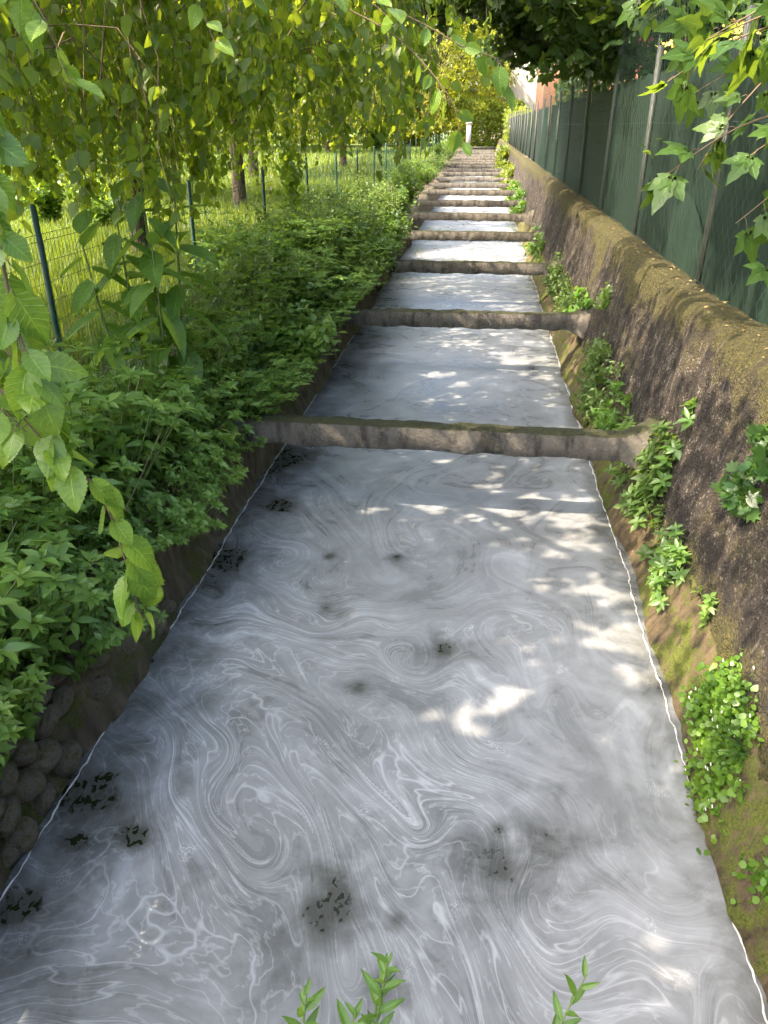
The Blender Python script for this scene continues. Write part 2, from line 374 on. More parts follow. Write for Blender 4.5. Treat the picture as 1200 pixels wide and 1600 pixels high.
# ------------------------------------------------------------------ ground
END = 81.0
yr = np.unique(np.concatenate([np.linspace(-60, 0, 8), np.linspace(0, 30, 61), np.linspace(30, END - .3, 40), np.linspace(END, 400, 20)]))
prof = [(-300, .9), (-120, .9), (-60, .75), (-30, .65), (-12, .62), (-5, .66), (-3.3, .70), (-2.7, .72), (-2.2, .66), (-1.95, .56), (-1.84, .44), (-1.80, -.5), (1.22, -.5), (1.30, .25), (1.52, 1.30), (1.64, 1.42), (1.9, 1.44), (5, 1.44), (30, 1.44), (300, 1.44)]
P = np.zeros((len(yr), len(prof), 3)); wv = Waves(3, 30, .3, 4, 1.0)
for i, y in enumerate(yr):
    for j, (x, z) in enumerate(prof):
        if y >= END and -2.2 < x < 1.5: z = .62
        P[i, j] = (x, y, z)
lump = wv(P.reshape(-1, 3)).reshape(P.shape[:2]) * .035
lump[:, 11:15] = 0; P[..., 2] += lump
V, Q = grid(P)
tag(Acc().add(V, Q[:, ::-1]).obj('ground', 'ground', smooth=False), kind='structure')

# ------------------------------------------------------------------ water with marbled scum
XL, XR = -1.67, 1.08
def ys_var(y0, y1, d0, grow):
    out = [y0]
    while out[-1] < y1: out.append(out[-1] + d0 * max(1.0, (out[-1] / 4.5)) ** grow)
    return np.array(out)
wy = np.concatenate([[-1.0, 0.6], ys_var(1.2, END + .2, .017, 1.55)]); wx = np.linspace(XL - .09, XR + .12, 176)
WXg, WYg = np.meshgrid(wx, wy); pts = np.stack([WXg, WYg], -1).reshape(-1, 2).astype(np.float32)
r2 = np.random.default_rng(21); nk = 44
kk = (2.0 * (22 / 2.0) ** r2.random(nk)).astype(np.float32); ka = r2.random(nk) * 2 * PI
kv = np.stack([np.cos(ka), np.sin(ka) * .8], 1).astype(np.float32) * kk[:, None]; kp = (r2.random(nk) * 2 * PI).astype(np.float32)
amp = (kk ** -1.55).astype(np.float32) * .42; om = (r2.normal(size=nk) * .35).astype(np.float32)
q = pts.copy(); STEPS = 14; dt = .085
near = pts[:, 1] < 26
def vel(p, t):
    c = np.cos(p @ kv.T + (kp + om * t)) * amp
    return np.stack([c @ kv[:, 1], -(c @ kv[:, 0])], -1)
qn = q[near]
for s_ in range(STEPS):
    v1 = vel(qn, -s_ * dt); v2 = vel(qn - v1 * dt * .5, -(s_ + .5) * dt); qn = qn - v2 * dt
q[near] = qn
qg = q.reshape(len(wy), len(wx), 2)
for _ in range(3):
    p_ = np.pad(qg, ((1, 1), (1, 1), (0, 0)), mode='edge'); qb = (p_[:-2, 1:-1] + p_[2:, 1:-1] + p_[1:-1, :-2] + p_[1:-1, 2:] + 2 * p_[1:-1, 1:-1]) / 6
    qb[:3] = qg[:3]; qg = qb
q = qg.reshape(-1, 2)
wz = np.zeros(len(pts))
V = np.concatenate([pts.astype(float), wz[:, None]], 1).reshape(len(wy), len(wx), 3)
Vg, Qg = grid(V)
def water_mat():
    g = G('scummy_water'); pos = g.n('TexCoord').outputs['Object']
    adv = g.n('Attribute', attribute_name='adv').outputs['Vector']
    X = g.n('SeparateXYZ', {0: pos}).outputs[0]
    big = g.noise(pos, 0.75, 3, 0.5); mid = g.noise(pos, 2.6, 5, 0.6, 0.6)
    a1 = g.noise(adv, 2.5, 3, 0.55); a2 = g.noise(adv, 9.0, 5, 0.62); a3 = g.noise(adv, 24.0, 4, 0.6)
    wet = g.noise(pos, 28.0, 5, 0.65)
    Yc = g.n('SeparateXYZ', {0: pos}).outputs[1]
    zone = g.maprange(g.math('ADD', g.math('ADD', big, g.math('MULTIPLY', X, -0.12)), g.math('MULTIPLY', Yc, -0.07)), 0.14, 0.40)
    soft = g.noise(adv, 1.5, 6, 0.58)
    f1 = g.math('ADD', g.math('MULTIPLY', a1, 0.58), g.math('ADD', g.math('MULTIPLY', a2, 0.30), g.math('MULTIPLY', a3, 0.12)))
    f0 = g.math('ADD', g.math('MULTIPLY', soft, 0.62), g.math('ADD', g.math('MULTIPLY', mid, 0.26), g.math('MULTIPLY', a2, 0.12)))
    f = g.n('Mix', {0: zone, 2: f0, 3: f1}).outputs[0]
    f = g.math('ADD', f, g.math('MULTIPLY', g.math('SUBTRACT', mid, 0.5), 0.30))
    f = g.math('ADD', f, g.math('MULTIPLY', g.math('SUBTRACT', big, 0.5), 0.22))
    col = g.ramp(f, [(0.26, (0.125, 0.132, 0.13)), (0.42, (0.205, 0.215, 0.217)), (0.50, (0.255, 0.267, 0.273)), (0.58, (0.315, 0.33, 0.342)), (0.70, (0.47, 0.49, 0.515))])
    # bright threads where the scum has been drawn out
    th = g.math('ABSOLUTE', g.math('SUBTRACT', g.noise(adv, 3.6, 2, 0.5), 0.5))
    th2 = g.math('ABSOLUTE', g.math('SUBTRACT', g.noise(adv, 8.0, 3, 0.5), 0.52))
    line = g.math('MAXIMUM', g.maprange(th, 0.0, 0.015, 0.5, 0.0), g.maprange(th2, 0.0, 0.025, 0.3, 0.0))
    line = g.math('MULTIPLY', line, g.maprange(zone, 0, 1, 0.05, 0.95))
    col = g.mix(line, col, (0.64, 0.665, 0.70))
    # bubble rafts
    vo = g.n('TexVoronoi', {'Vector': pos, 'Scale': 150.0}); vo2 = g.noise(pos, 4.3, 3, 0.5, 0.5)
    bub = g.math('MULTIPLY', g.maprange(vo.outputs['Distance'], 0.2, 0.5, 1.0, 0.0), g.maprange(vo2, 0.64, 0.72))
    col = g.mix(g.math('MULTIPLY', bub, 0.8), col, (0.68, 0.70, 0.72))
    # thin murky patches and torn holes in the film
    el = g.maprange(X, XL + .62, XL + .02); er = g.maprange(X, XR - .20, XR - .0)
    edge = g.math('MAXIMUM', el, er)
    thin = g.math('ADD', g.math('MULTIPLY', edge, 0.30), g.math('ADD', g.math('MULTIPLY', g.n('Attribute', attribute_name='murk').outputs['Fac'], 0.46), g.math('MULTIPLY', g.noise(pos, 4.5, 6, 0.65, 0.4), 0.8)))
    col = g.mix(g.maprange(thin, 0.47, 0.84, 0, 0.92), col, (0.055, 0.056, 0.045))
    hn = g.noise(g.scaled(pos, (1, .7, 1)), 30.0, 2, 0.5, 0.6)
    hm = g.maprange(g.math('ADD', thin, g.math('MULTIPLY', g.math('SUBTRACT', wet, 0.5), 0.12)), 0.74, 0.88)
    hole = g.math('MULTIPLY', g.maprange(hn, 0.54, 0.57), hm)
    hole = g.maprange(hole, 0.25, 0.6)
    col = g.mix(hole, col, (0.016, 0.020, 0.008))
    rough = g.mix(hole, g.ramp(f, [(0.35, 0.22), (0.65, 0.42)]), (0.05, 0.05, 0.05))
    bm = g.bump(g.math('ADD', g.math('MULTIPLY', a2, 0.5), g.math('ADD', mid, g.math('MULTIPLY', bub, 0.2))), 0.10, 0.03)
    return g.done(g.bsdf(Base_Color=col, Roughness=rough, IOR=1.33, Normal=bm))
M['water'] = water_mat()
a = Acc().add(Vg, Qg); me = a.mesh('canal_water', 'water', True)
at_ = me.attributes.new('adv', 'FLOAT_VECTOR', 'POINT'); at_.data.foreach_set('vector', np.concatenate([q, np.zeros((len(q), 1))], 1).astype(np.float32).ravel())
MURK = np.array([(-0.44, 1.8, 0.16), (-0.42, 1.88, 0.12), (0.19, 2.06, 0.17), (-0.08, 3.4, 0.09), (-0.79, 3.73, 0.07), (-1.52, 2.2, 0.09), (-1.5, 1.97, 0.04), (-1.55, 1.66, 0.05), (0.41, 2.2, 0.16), (-0.16, 1.78, 0.05), (-0.2, 1.54, 0.06), (-0.49, 3.04, 0.06), (-1.39, 5.07, 0.1), (-1.55, 5.93, 0.14), (-1.53, 4.19, 0.1), (-1.27, 2.01, 0.06), (-0.43, 4.4, 0.06), (-0.89, 4.35, 0.05), (0.22, 2.22, 0.05), (0.72, 9.05, 0.1)])
mk = np.zeros(len(pts))
for mx, my, mr in MURK: mk = np.maximum(mk, .5 * np.exp(-(((pts[:, 0] - mx) / (mr * 1.9)) ** 2 + ((pts[:, 1] - my) / (mr * 2.0)) ** 2)) + .5 * np.exp(-(((pts[:, 0] - mx) / (mr * .65)) ** 2 + ((pts[:, 1] - my) / (mr * .8)) ** 2)))
me.attributes.new('murk', 'FLOAT', 'POINT').data.foreach_set('value', mk.astype(np.float32))
water = tag(link('canal_water', me), kind='structure')
def rim_mat():
    g = G('foam_rim'); n = g.noise(g.n('TexCoord').outputs['Object'], 40, 4)
    return g.done(g.bsdf(Base_Color=g.ramp(n, [(0.3, (0.45, 0.44, 0.42)), (0.7, (0.86, 0.85, 0.83))]), Roughness=0.6))
M['rim'] = rim_mat()
def edge_wobble(y, seed):
    r = np.random.default_rng(seed); o = np.zeros_like(y)
    for k in range(14): f_ = 2.0 * 1.35 ** k; o += np.sin(y * f_ + r.random() * 6.28) * .0034 / (1.0 + k * .10)
    return o
ry = np.concatenate([ys_var(1.0, 40, .02, .9)])
for sx, sd in ((XL + .012, 4), (XR - .012, 9)):
    x = sx + edge_wobble(ry, sd)
    rr = .0036 + .0016 * np.sin(ry * 37 + 1.1 * np.sin(ry * 11))
    a = Acc().add(*tube(np.stack([x, ry, np.full_like(x, .002)], 1), rr, 5))
    a.obj('foam_rim', 'rim', water, True)

# ------------------------------------------------------------------ retaining wall (sunlit bank) with coping and footing
wally = np.unique(np.concatenate([np.arange(-1.5, 1.5, .1), np.arange(1.5, 7, .022), np.arange(7, 9, .045), np.arange(9, 22, .12), np.arange(22, END + 1, .5)]))
def rough_strip(profile, ys, seed, amp, k0=2.0, k1=40.0, power=.8, free=None):
    w = Waves(seed, 46, k0, k1, power); P = np.zeros((len(ys), len(profile), 3)); pr = np.array(profile)
    P[..., 0] = pr[None, :, 0]; P[..., 2] = pr[None, :, 1]; P[..., 1] = ys[:, None]
    t = np.gradient(pr, axis=0); nr = norm(np.stack([-t[:, 1], t[:, 0]], 1))
    d = w(P.reshape(-1, 3)).reshape(P.shape[:2]) * amp
    if free is not None: d = d * np.array(free)[None]
    P[..., 0] += d * nr[None, :, 0]; P[..., 2] += d * nr[None, :, 1]
    return P
wall = thing('retaining_wall', (0, 0, 0), 'tall battered concrete retaining wall stained dark with mossy rounded top', 'wall')
zz = np.linspace(.30, 1.30, 42)
cp = [(1.25 + (z - .4) * .2, z) for z in zz] + [(1.437, 1.36), (1.452, 1.43), (1.472, 1.475), (1.51, 1.508), (1.56, 1.522), (1.62, 1.526), (1.70, 1.52), (1.80, 1.50), (1.95, 1.44)]
P = rough_strip(cp, wally, 33, .013, 2.5, 50) ; P[..., 0] -= Waves(34, 60, 30, 140, .4)(P.reshape(-1, 3)).reshape(P.shape[:2]) * .0042
V, Q = grid(P); Acc().add(V, Q[:, ::-1]).obj('wall_face', 'wall', wall, True)
fp = [(1.10, -.25), (1.085, -.05), (1.09, .02), (1.12, .09), (1.15, .16), (1.185, .23), (1.215, .29), (1.24, .345), (1.262, .385), (1.30, .41), (1.36, .40)]
fwv = Waves(77, 30, 3, 16, .6)
P = rough_strip(fp, wally, 35, .016, 4, 50, .7)
bulge = np.clip(fwv(P.reshape(-1, 3)).reshape(P.shape[:2]), -1, 1.5) * .024 + Waves(78, 50, 24, 110, .35)(P.reshape(-1, 3)).reshape(P.shape[:2]) * .0045
bulge[:, :2] *= .3; bulge[:, -2:] *= .3; P[..., 0] -= bulge
V, Q = grid(P); Acc().add(V, Q[:, ::-1]).obj('footing', 'footing', wall, True)

# ------------------------------------------------------------------ low rubble wall under the weedy bank
bank = thing('rubble_wall', (0, 0, 0), 'low dark earthy rubble wall along the water under the weeds', 'wall')
bp = [(-1.62, -.25), (-1.655, -.04), (-1.67, .02), (-1.69, .10), (-1.705, .18), (-1.715, .26), (-1.73, .34), (-1.75, .42), (-1.80, .50), (-1.90, .56), (-2.05, .60)]
P = rough_strip(bp, wally, 41, .02, 3, 50, .65); bl = fwv(P.reshape(-1, 3) + 9).reshape(P.shape[:2]) * .03; bl[:, :3] *= .25; P[..., 0] += bl
V, Q = grid(P); Acc().add(V, Q).obj('wall_face', 'bankwall', bank, True)
def stone_mesh(seed):
    r = np.random.default_rng(seed); import bmesh
    bm = bmesh.new(); bmesh.ops.create_icosphere(bm, subdivisions=2, radius=1.0)
    w = Waves(seed, 12, .9, 3.5, .9); Vs = np.array([v.co[:] for v in bm.verts]); d = 1 + w(Vs) * .13
    for v, s in zip(bm.verts, d): v.co *= s
    me = bpy.data.meshes.new('stone'); bm.to_mesh(me); bm.free()
    me.polygons.foreach_set('use_smooth', np.ones(len(me.polygons), bool)); me.materials.append(M['stone']); return me
stones = [stone_mesh(s) for s in (1, 2, 3, 4, 5)]
r = np.random.default_rng(8)
for row, (z0, n) in enumerate(((.08, 15), (.21, 14), (.34, 14), (.46, 15))):
    for i in range(n):
        y = 1.35 + (i + (row % 2) * .5) * .155 + r.normal() * .02
        if y > 2.35 and r.random() < .72 and not (y < 2.7 and row > 2): continue
        o = link('stone', stones[r.integers(5)], bank); o.location = (-1.70 - (z0 * .12) + r.normal() * .008, y, z0 + r.normal() * .015)
        o.scale = (.055 + r.random() * .02, .07 + r.random() * .03, .055 + r.random() * .022); o.rotation_euler = (r.normal() * .4, r.normal() * .3, r.normal() * .3)

# ------------------------------------------------------------------ concrete cross beams
ORD = 'first second third fourth fifth sixth seventh eighth ninth tenth eleventh twelfth thirteenth fourteenth fifteenth sixteenth seventeenth eighteenth nineteenth twentieth'.split()
def beam_parts(seed):
    r = np.random.default_rng(seed); w = Waves(seed, 40, 14, 120, .55)
    x = np.linspace(-1.98, 1.36, 150); hw, hh = .075, .088; b = .006
    ring = [(-hw + b, -hh), (hw - b, -hh), (hw, -hh + b), (hw, 0), (hw, hh - b), (hw - b, hh), (0, hh + .004), (-hw + b, hh), (-hw, hh - b), (-hw, 0), (-hw, -hh + b)]
    P = np.zeros((len(x), len(ring) + 1, 3))
    for j, (yy, zz_) in enumerate(ring + ring[:1]): P[:, j] = np.stack([x, np.full_like(x, yy), np.full_like(x, zz_)], 1)
    d = w(P.reshape(-1, 3)).reshape(P.shape[:2]) * .0042; nr = np.array([(yy / hw, zz_ / hh) for yy, zz_ in ring + ring[:1]])
    P[..., 1] += d * nr[None, :, 0]; P[..., 2] += d * nr[None, :, 1]
    chip = np.clip(Waves(seed + 9, 20, 6, 40, .5)(P.reshape(-1, 3)).reshape(P.shape[:2]) - 1.2, 0, 1) * .014
    P[:, 4:9, 2] -= chip[:, 4:9]
    V, Q = grid(P)
    # haunch: flares up the battered wall where the beam meets it
    hx = np.linspace(0, 1, 8); H = np.zeros((8, 9, 3))
    for i, t in enumerate(hx):
        zt = .086 + .11 * t; zb = -.086 - .10 * t; xw = 1.07 + t * .21
        sec = [(-.077, zb), (.077, zb), (.077, (zb + zt) / 2), (.077, zt), (.03, zt), (-.03, zt), (-.077, zt), (-.077, (zb + zt) / 2), (-.077, zb)]
        for j, (yy, z2) in enumerate(sec): H[i, j] = (xw + max(0, z2) * .22 + r.normal() * .003, yy * (1 + .7 * t * t) + r.normal() * .002, z2 + r.normal() * .003)
    HV, HQ = grid(H)
    return (V, Q), (HV, HQ)
beam_me = []
for s in range(4):
    b1, h1 = beam_parts(50 + s); beam_me.append((Acc().add(*b1).mesh('shaft', 'beam'), Acc().add(*h1).mesh('haunch', 'beam')))
for k in range(20):
    y = 5.12 + 3.74 * k
    lb = f'{ORD[k]} mossy concrete beam spanning the canal, counting up the channel from the foam pool'
    if k == 0: lb = 'sun-dappled concrete beam spanning the canal, large, at the edge of the foam pool'
    o = thing('concrete_beam', (0, y, .60 + .012 * math.sin(k * 2.3)), lb, 'beam', 'concrete beams across the canal')
    link('shaft', beam_me[k % 4][0], o); link('haunch', beam_me[k % 4][1], o)
    o.rotation_euler = (0, math.radians([.3, -.2, .1, -.3][k % 4]), 0)

# end of the channel: earth ramp, kerb and gate pillar
e = thing('culvert_headwall', (-.3, END + .1, 0), 'low concrete headwall closing the far end of the canal', 'wall')
Acc().add(*box((0, 0, .2), (3.0, .3, 1.1))).obj('headwall_slab', 'beam', e)
Acc().add(*box((0, 0, .79), (3.1, .42, .08))).obj('headwall_cap', 'beam', e)

# ------------------------------------------------------------------ screen fence on top of the wall
fx = 1.72
fence = thing('screen_fence', (fx, 0, 1.48), 'tall chain link fence backed with dark green shade cloth on the wall', 'fence')
BAY = 2.85; y0 = .70
a = Acc()
V, Q = box((0, 0, 1.2), (.006, .05, 2.4)); a.add(V, Q); V, Q = box((.026, -.022, 1.2), (.05, .006, 2.4)); a.add(V, Q)
tip = np.array([(-.003, -.025, 2.4), (-.003, .025, 2.4), (.003, .025, 2.4), (.003, -.025, 2.4), (-.003, .02, 2.5), (.003, .02, 2.5)])
a.add(tip, [(0, 1, 4), (3, 5, 2)]); a.add(tip, [(0, 4, 5, 3), (1, 2, 5, 4)])
post_me = a.mesh('post', 'angle'); post_dark = a.mesh('post', 'darkpost')
wire = Acc(); step = .064; nz = int(2.3 / step)
for i in range(int(BAY / step) + 1):
    k = np.arange(nz + 1); yy = i * step + np.where((k + i) % 2 == 0, -.5, .5) * step; zz_ = .02 + k * step
    xx = np.where(k % 2 == 0, .003, -.003)
    wire.add(*tube(np.stack([xx, np.clip(yy, 0, BAY), zz_], 1), .0018, 3))
for zt in (.05, 1.15, 2.3): wire.add(*tube(np.array([(-.004, 0, zt), (-.004, BAY / 2, zt - .006), (-.004, BAY, zt)]), .0022, 3))
wire_me = wire.mesh('chain_link', 'chainwire')
def screen_mesh(seed, top=1.63, hole=None):
    w = Waves(seed, 14, 1.2, 7, .9, 2); ny, nz_ = 40, 26
    Y, Z = np.meshgrid(np.linspace(.01, BAY - .01, ny), np.linspace(.01, top, nz_), indexing='ij')
    X = .045 + .011 * w(np.stack([Y, Z * .35], -1).reshape(-1, 2)).reshape(Y.shape) + .006 * np.sin(Y * 31 + 2 * np.sin(Z * 1.7 + seed)) * np.sin(Y * 3.3 + seed)
    Z2 = Z.copy(); Z2[:, -1] += .018 * np.sin(Y[:, -1] * 9 + seed) - .03 * np.sin(Y[:, -1] / BAY * PI)
    V, Q = grid(np.stack([X, Y, Z2], -1))
    if hole:
        c = V[Q].mean(1); keep = ~(((c[:, 1] - hole[0]) / hole[2]) ** 2 + ((c[:, 2] - hole[1]) / hole[3]) ** 2 < 1); Q = Q[keep]
    return Acc().add(V, Q).mesh('shade_cloth', 'screen', True)
screens = [screen_mesh(s) for s in (3, 4, 5)]
torn = screen_mesh(9, hole=(.95, .05, .62, .40))
nb = 28
for i in range(-1, nb):
    y = y0 + i * BAY
    if i >= 0 and i < 24: link('post', post_me if i in (4, 5) else post_dark, fence, (0, y, 0 if i in (4, 5) else -.55)).rotation_euler = (math.radians(random.uniform(-.8, .8)), math.radians(random.uniform(-.6, .6)), 0)
    link('shade_cloth', torn if i == 1 else screens[i % 3], fence, (0, y, 0))
    if i < 9: tag(link('chain_link', wire_me, fence, (-.012, y, 0)), kind='stuff')
# sagging overlay patches of the same cloth with a curved upper edge
for yy, zc, ww, hh in ((4.35, .02, 1.7, .95), (7.0, .02, 1.2, .6)):
    t = np.linspace(0, 1, 18); topz = zc + hh * (.25 + .75 * np.clip(np.sin(t * PI * .62 + .15), 0, 1) ** .7)
    P = np.zeros((18, 9, 3))
    for j in range(9):
        P[:, j] = np.stack([.020 + .004 * np.sin(t * 9 + j), yy - ww / 2 + t * ww, zc + (topz - zc) * j / 8], 1)
    V, Q = grid(P); Acc().add(V, Q).obj('cloth_patch', 'patch', fence, True)

# ------------------------------------------------------------------ green welded mesh fence along the meadow
LFX = -3.3
mf = thing('welded_mesh_fence', (LFX, 0, .62), 'low green welded wire fence on slim green posts along the meadow', 'fence')
LB = 3.25; ly0 = 2.42
a = Acc().add(*tube(np.array([(0, 0, -.1), (0, 0, .6), (0, 0, 1.44), (0, 0, 1.455)]), [.024, .024, .024, .012], 10))
gp_me = a.mesh('post', 'greenpost', True)
g_ = Acc()
for i in range(1, int(LB / .055)): y = i * .055; g_.add(*tube(np.array([(0, y, 0), (.002, y, .65), (0, y, 1.25)]), .0019, 3))
for z in (.02, .15, .30, .45, .60, .75, .90, 1.05, 1.20, 1.25): g_.add(*tube(np.array([(0, .02, z), (.002, LB / 2, z - .008), (0, LB - .02, z)]), .0026, 3))
gw_me = g_.mesh('wire_mesh', 'wire')
for i in range(-1, 24):
    y = ly0 + i * LB
    link('post', gp_me, mf, (0, y, random.uniform(-.02, .02))).rotation_euler = (math.radians(random.uniform(-1, 1)), math.radians(random.uniform(-1, 1)), 0)
    if i < 11: tag(link('wire_mesh', gw_me, mf, (0, y, 0)), kind='stuff')

# ------------------------------------------------------------------ trees
# openings cut through the crowns towards the sun to place the dapples: (point they light, radius)
DAPPLE_GAPS = np.array([(0.23, 5.84, 0, 0.05), (0.2, 5.58, 0, 0.07), (0.36, 5.17, 0, 0.05), (-0.22, 5.15, 0, 0.06), (0.85, 5.1, 0, 0.1), (0.83, 4.71, 0, 0.13), (0.65, 4.63, 0, 0.1), (0.55, 4.18, 0, 0.08), (0.79, 4.16, 0, 0.08), (0.9, 3.71, 0, 0.09), (0.94, 3.6, 0, 0.12), (0.15, 3.37, 0, 0.05), (0.28, 3.18, 0, 0.06), (0.26, 2.98, 0, 0.09), (0.31, 3.09, 0, 0.05), (-0.12, 2.92, 0, 0.06), (0.04, 2.93, 0, 0.06), (-0, 2.74, 0, 0.07), (0.09, 2.8, 0, 0.05), (0.48, 2.83, 0, 0.06), (0.07, 2.43, 0, 0.06), (1, 2.67, 0, 0.06), (0.61, 2.39, 0, 0.04), (0.73, 1.93, 0, 0.05), (0.76, 1.73, 0, 0.07), (0.86, 1.79, 0, 0.05), (0.7, 1.56, 0, 0.06), (1, 1.64, 0, 0.06), (0.57, 5.41, 0, 0.06), (0.87, 5.45, 0, 0.06), (-0.16, 6.09, 0, 0.06), (0.34, 6.08, 0, 0.05), (-0.6, 5.11, 0, 0.05), (-0.79, 5.03, 0, 0.05), (0.35, 4.72, 0, 0.05), (-0.34, 8.66, 0, 0.12), (-0.11, 8.32, 0, 0.1), (0.5, 9.45, 0, 0.1), (-0.69, 8.25, 0, 0.08), (0.84, 8.68, 0, 0.1), (0.19, 12.96, 0, 0.15), (-1.02, 13.36, 0, 0.15), (-0.68, 18.26, 0, 0.3), (0.21, 24.15, 0, 0.4), (-1.04, 5.02, 0.63, 0.045), (-0.92, 5.02, 0.62, 0.045), (-0.78, 5.02, 0.63, 0.045), (-0.64, 5.02, 0.62, 0.045), (-0.48, 5.02, 0.62, 0.045), (-0.36, 5.02, 0.6, 0.045), (-0.18, 5.02, 0.62, 0.045), (-0.05, 5.02, 0.61, 0.045), (0.22, 5.02, 0.6, 0.045), (-1.39, 5.02, 0.64, 0.045), (1.4, 6.31, 1.14, 0.065), (1.36, 6.33, 0.97, 0.065), (1.31, 6.18, 0.72, 0.065), (1.34, 5.14, 0.86, 0.065), (1.37, 5.22, 1.02, 0.065), (1.32, 5, 0.73, 0.065), (1.35, 8.98, 0.9, 0.065), (1.39, 9.16, 1.08, 0.065), (1.32, 10.58, 0.76, 0.065), (1.33, 12.56, 0.79, 0.065), (1.21, 3.98, 0.21, 0.065), (1.24, 3.91, 0.36, 0.065), (1.34, 3.87, 0.87, 0.065), (1.34, 3.45, 0.83, 0.065), (1.31, 4.19, 0.72, 0.065), (1.24, 3.08, 0.35, 0.065), (1.18, 4.46, 0.03, 0.065), (1.14, 4.12, -0.15, 0.065), (1.15, 3.34, -0.11, 0.065), (1.49, 5.43, 1.5, 0.12), (1.29, 5.03, 1.5, 0.12), (1.41, 4.7, 1.5, 0.12), (1.29, 4.69, 1.5, 0.12), (1.43, 6.83, 1.5, 0.12), (1.47, 8.87, 1.5, 0.12), (1.54, 10.75, 1.5, 0.12), (1.49, 13.01, 1.5, 0.12), (1.53, 15.62, 1.5, 0.12), (1.5, 18.34, 1.5, 0.12), (1.72, 7.8, 2.06, 0.04), (1.72, 7.83, 2.27, 0.04), (1.72, 9.58, 1.73, 0.04), (1.72, 10.4, 1.87, 0.04), (1.72, 4.96, 1.6, 0.04), (1.72, 4.81, 1.56, 0.04), (1.72, 6.34, 1.8, 0.04), (1.72, 11.09, 2.06, 0.04), (1.72, 5.16, 1.6, 0.04)], float)
SUNV = np.array(SUN_DIR[:])
def leafy(W, pad=.045):
    """False for leaves that would close one of the openings"""
    keep = np.ones(len(W), bool)
    for g_x, g_y, g_z, g_r in DAPPLE_GAPS:
        v = W - (g_x, g_y, g_z); t = v @ SUNV; q_ = (v * v).sum(1) - t * t
        keep &= ~((q_ < (g_r + pad) ** 2) & (t > .5))
    return keep
def rand_dirs(r, n): return norm(r.normal(size=(n, 3)))
def limb_path(r, base, tip, sag=0.0, n=9, wob=.12):
    t = np.linspace(0, 1, n)[:, None]; P = base + (tip - base) * t; L = np.linalg.norm(tip - base)
    P[:, 2] += (np.sin(t[:, 0] * PI) * .18 * L) - sag * t[:, 0] ** 3
    P[1:-1] += r.normal(size=(n - 2, 3)) * wob * L * .15
    return P
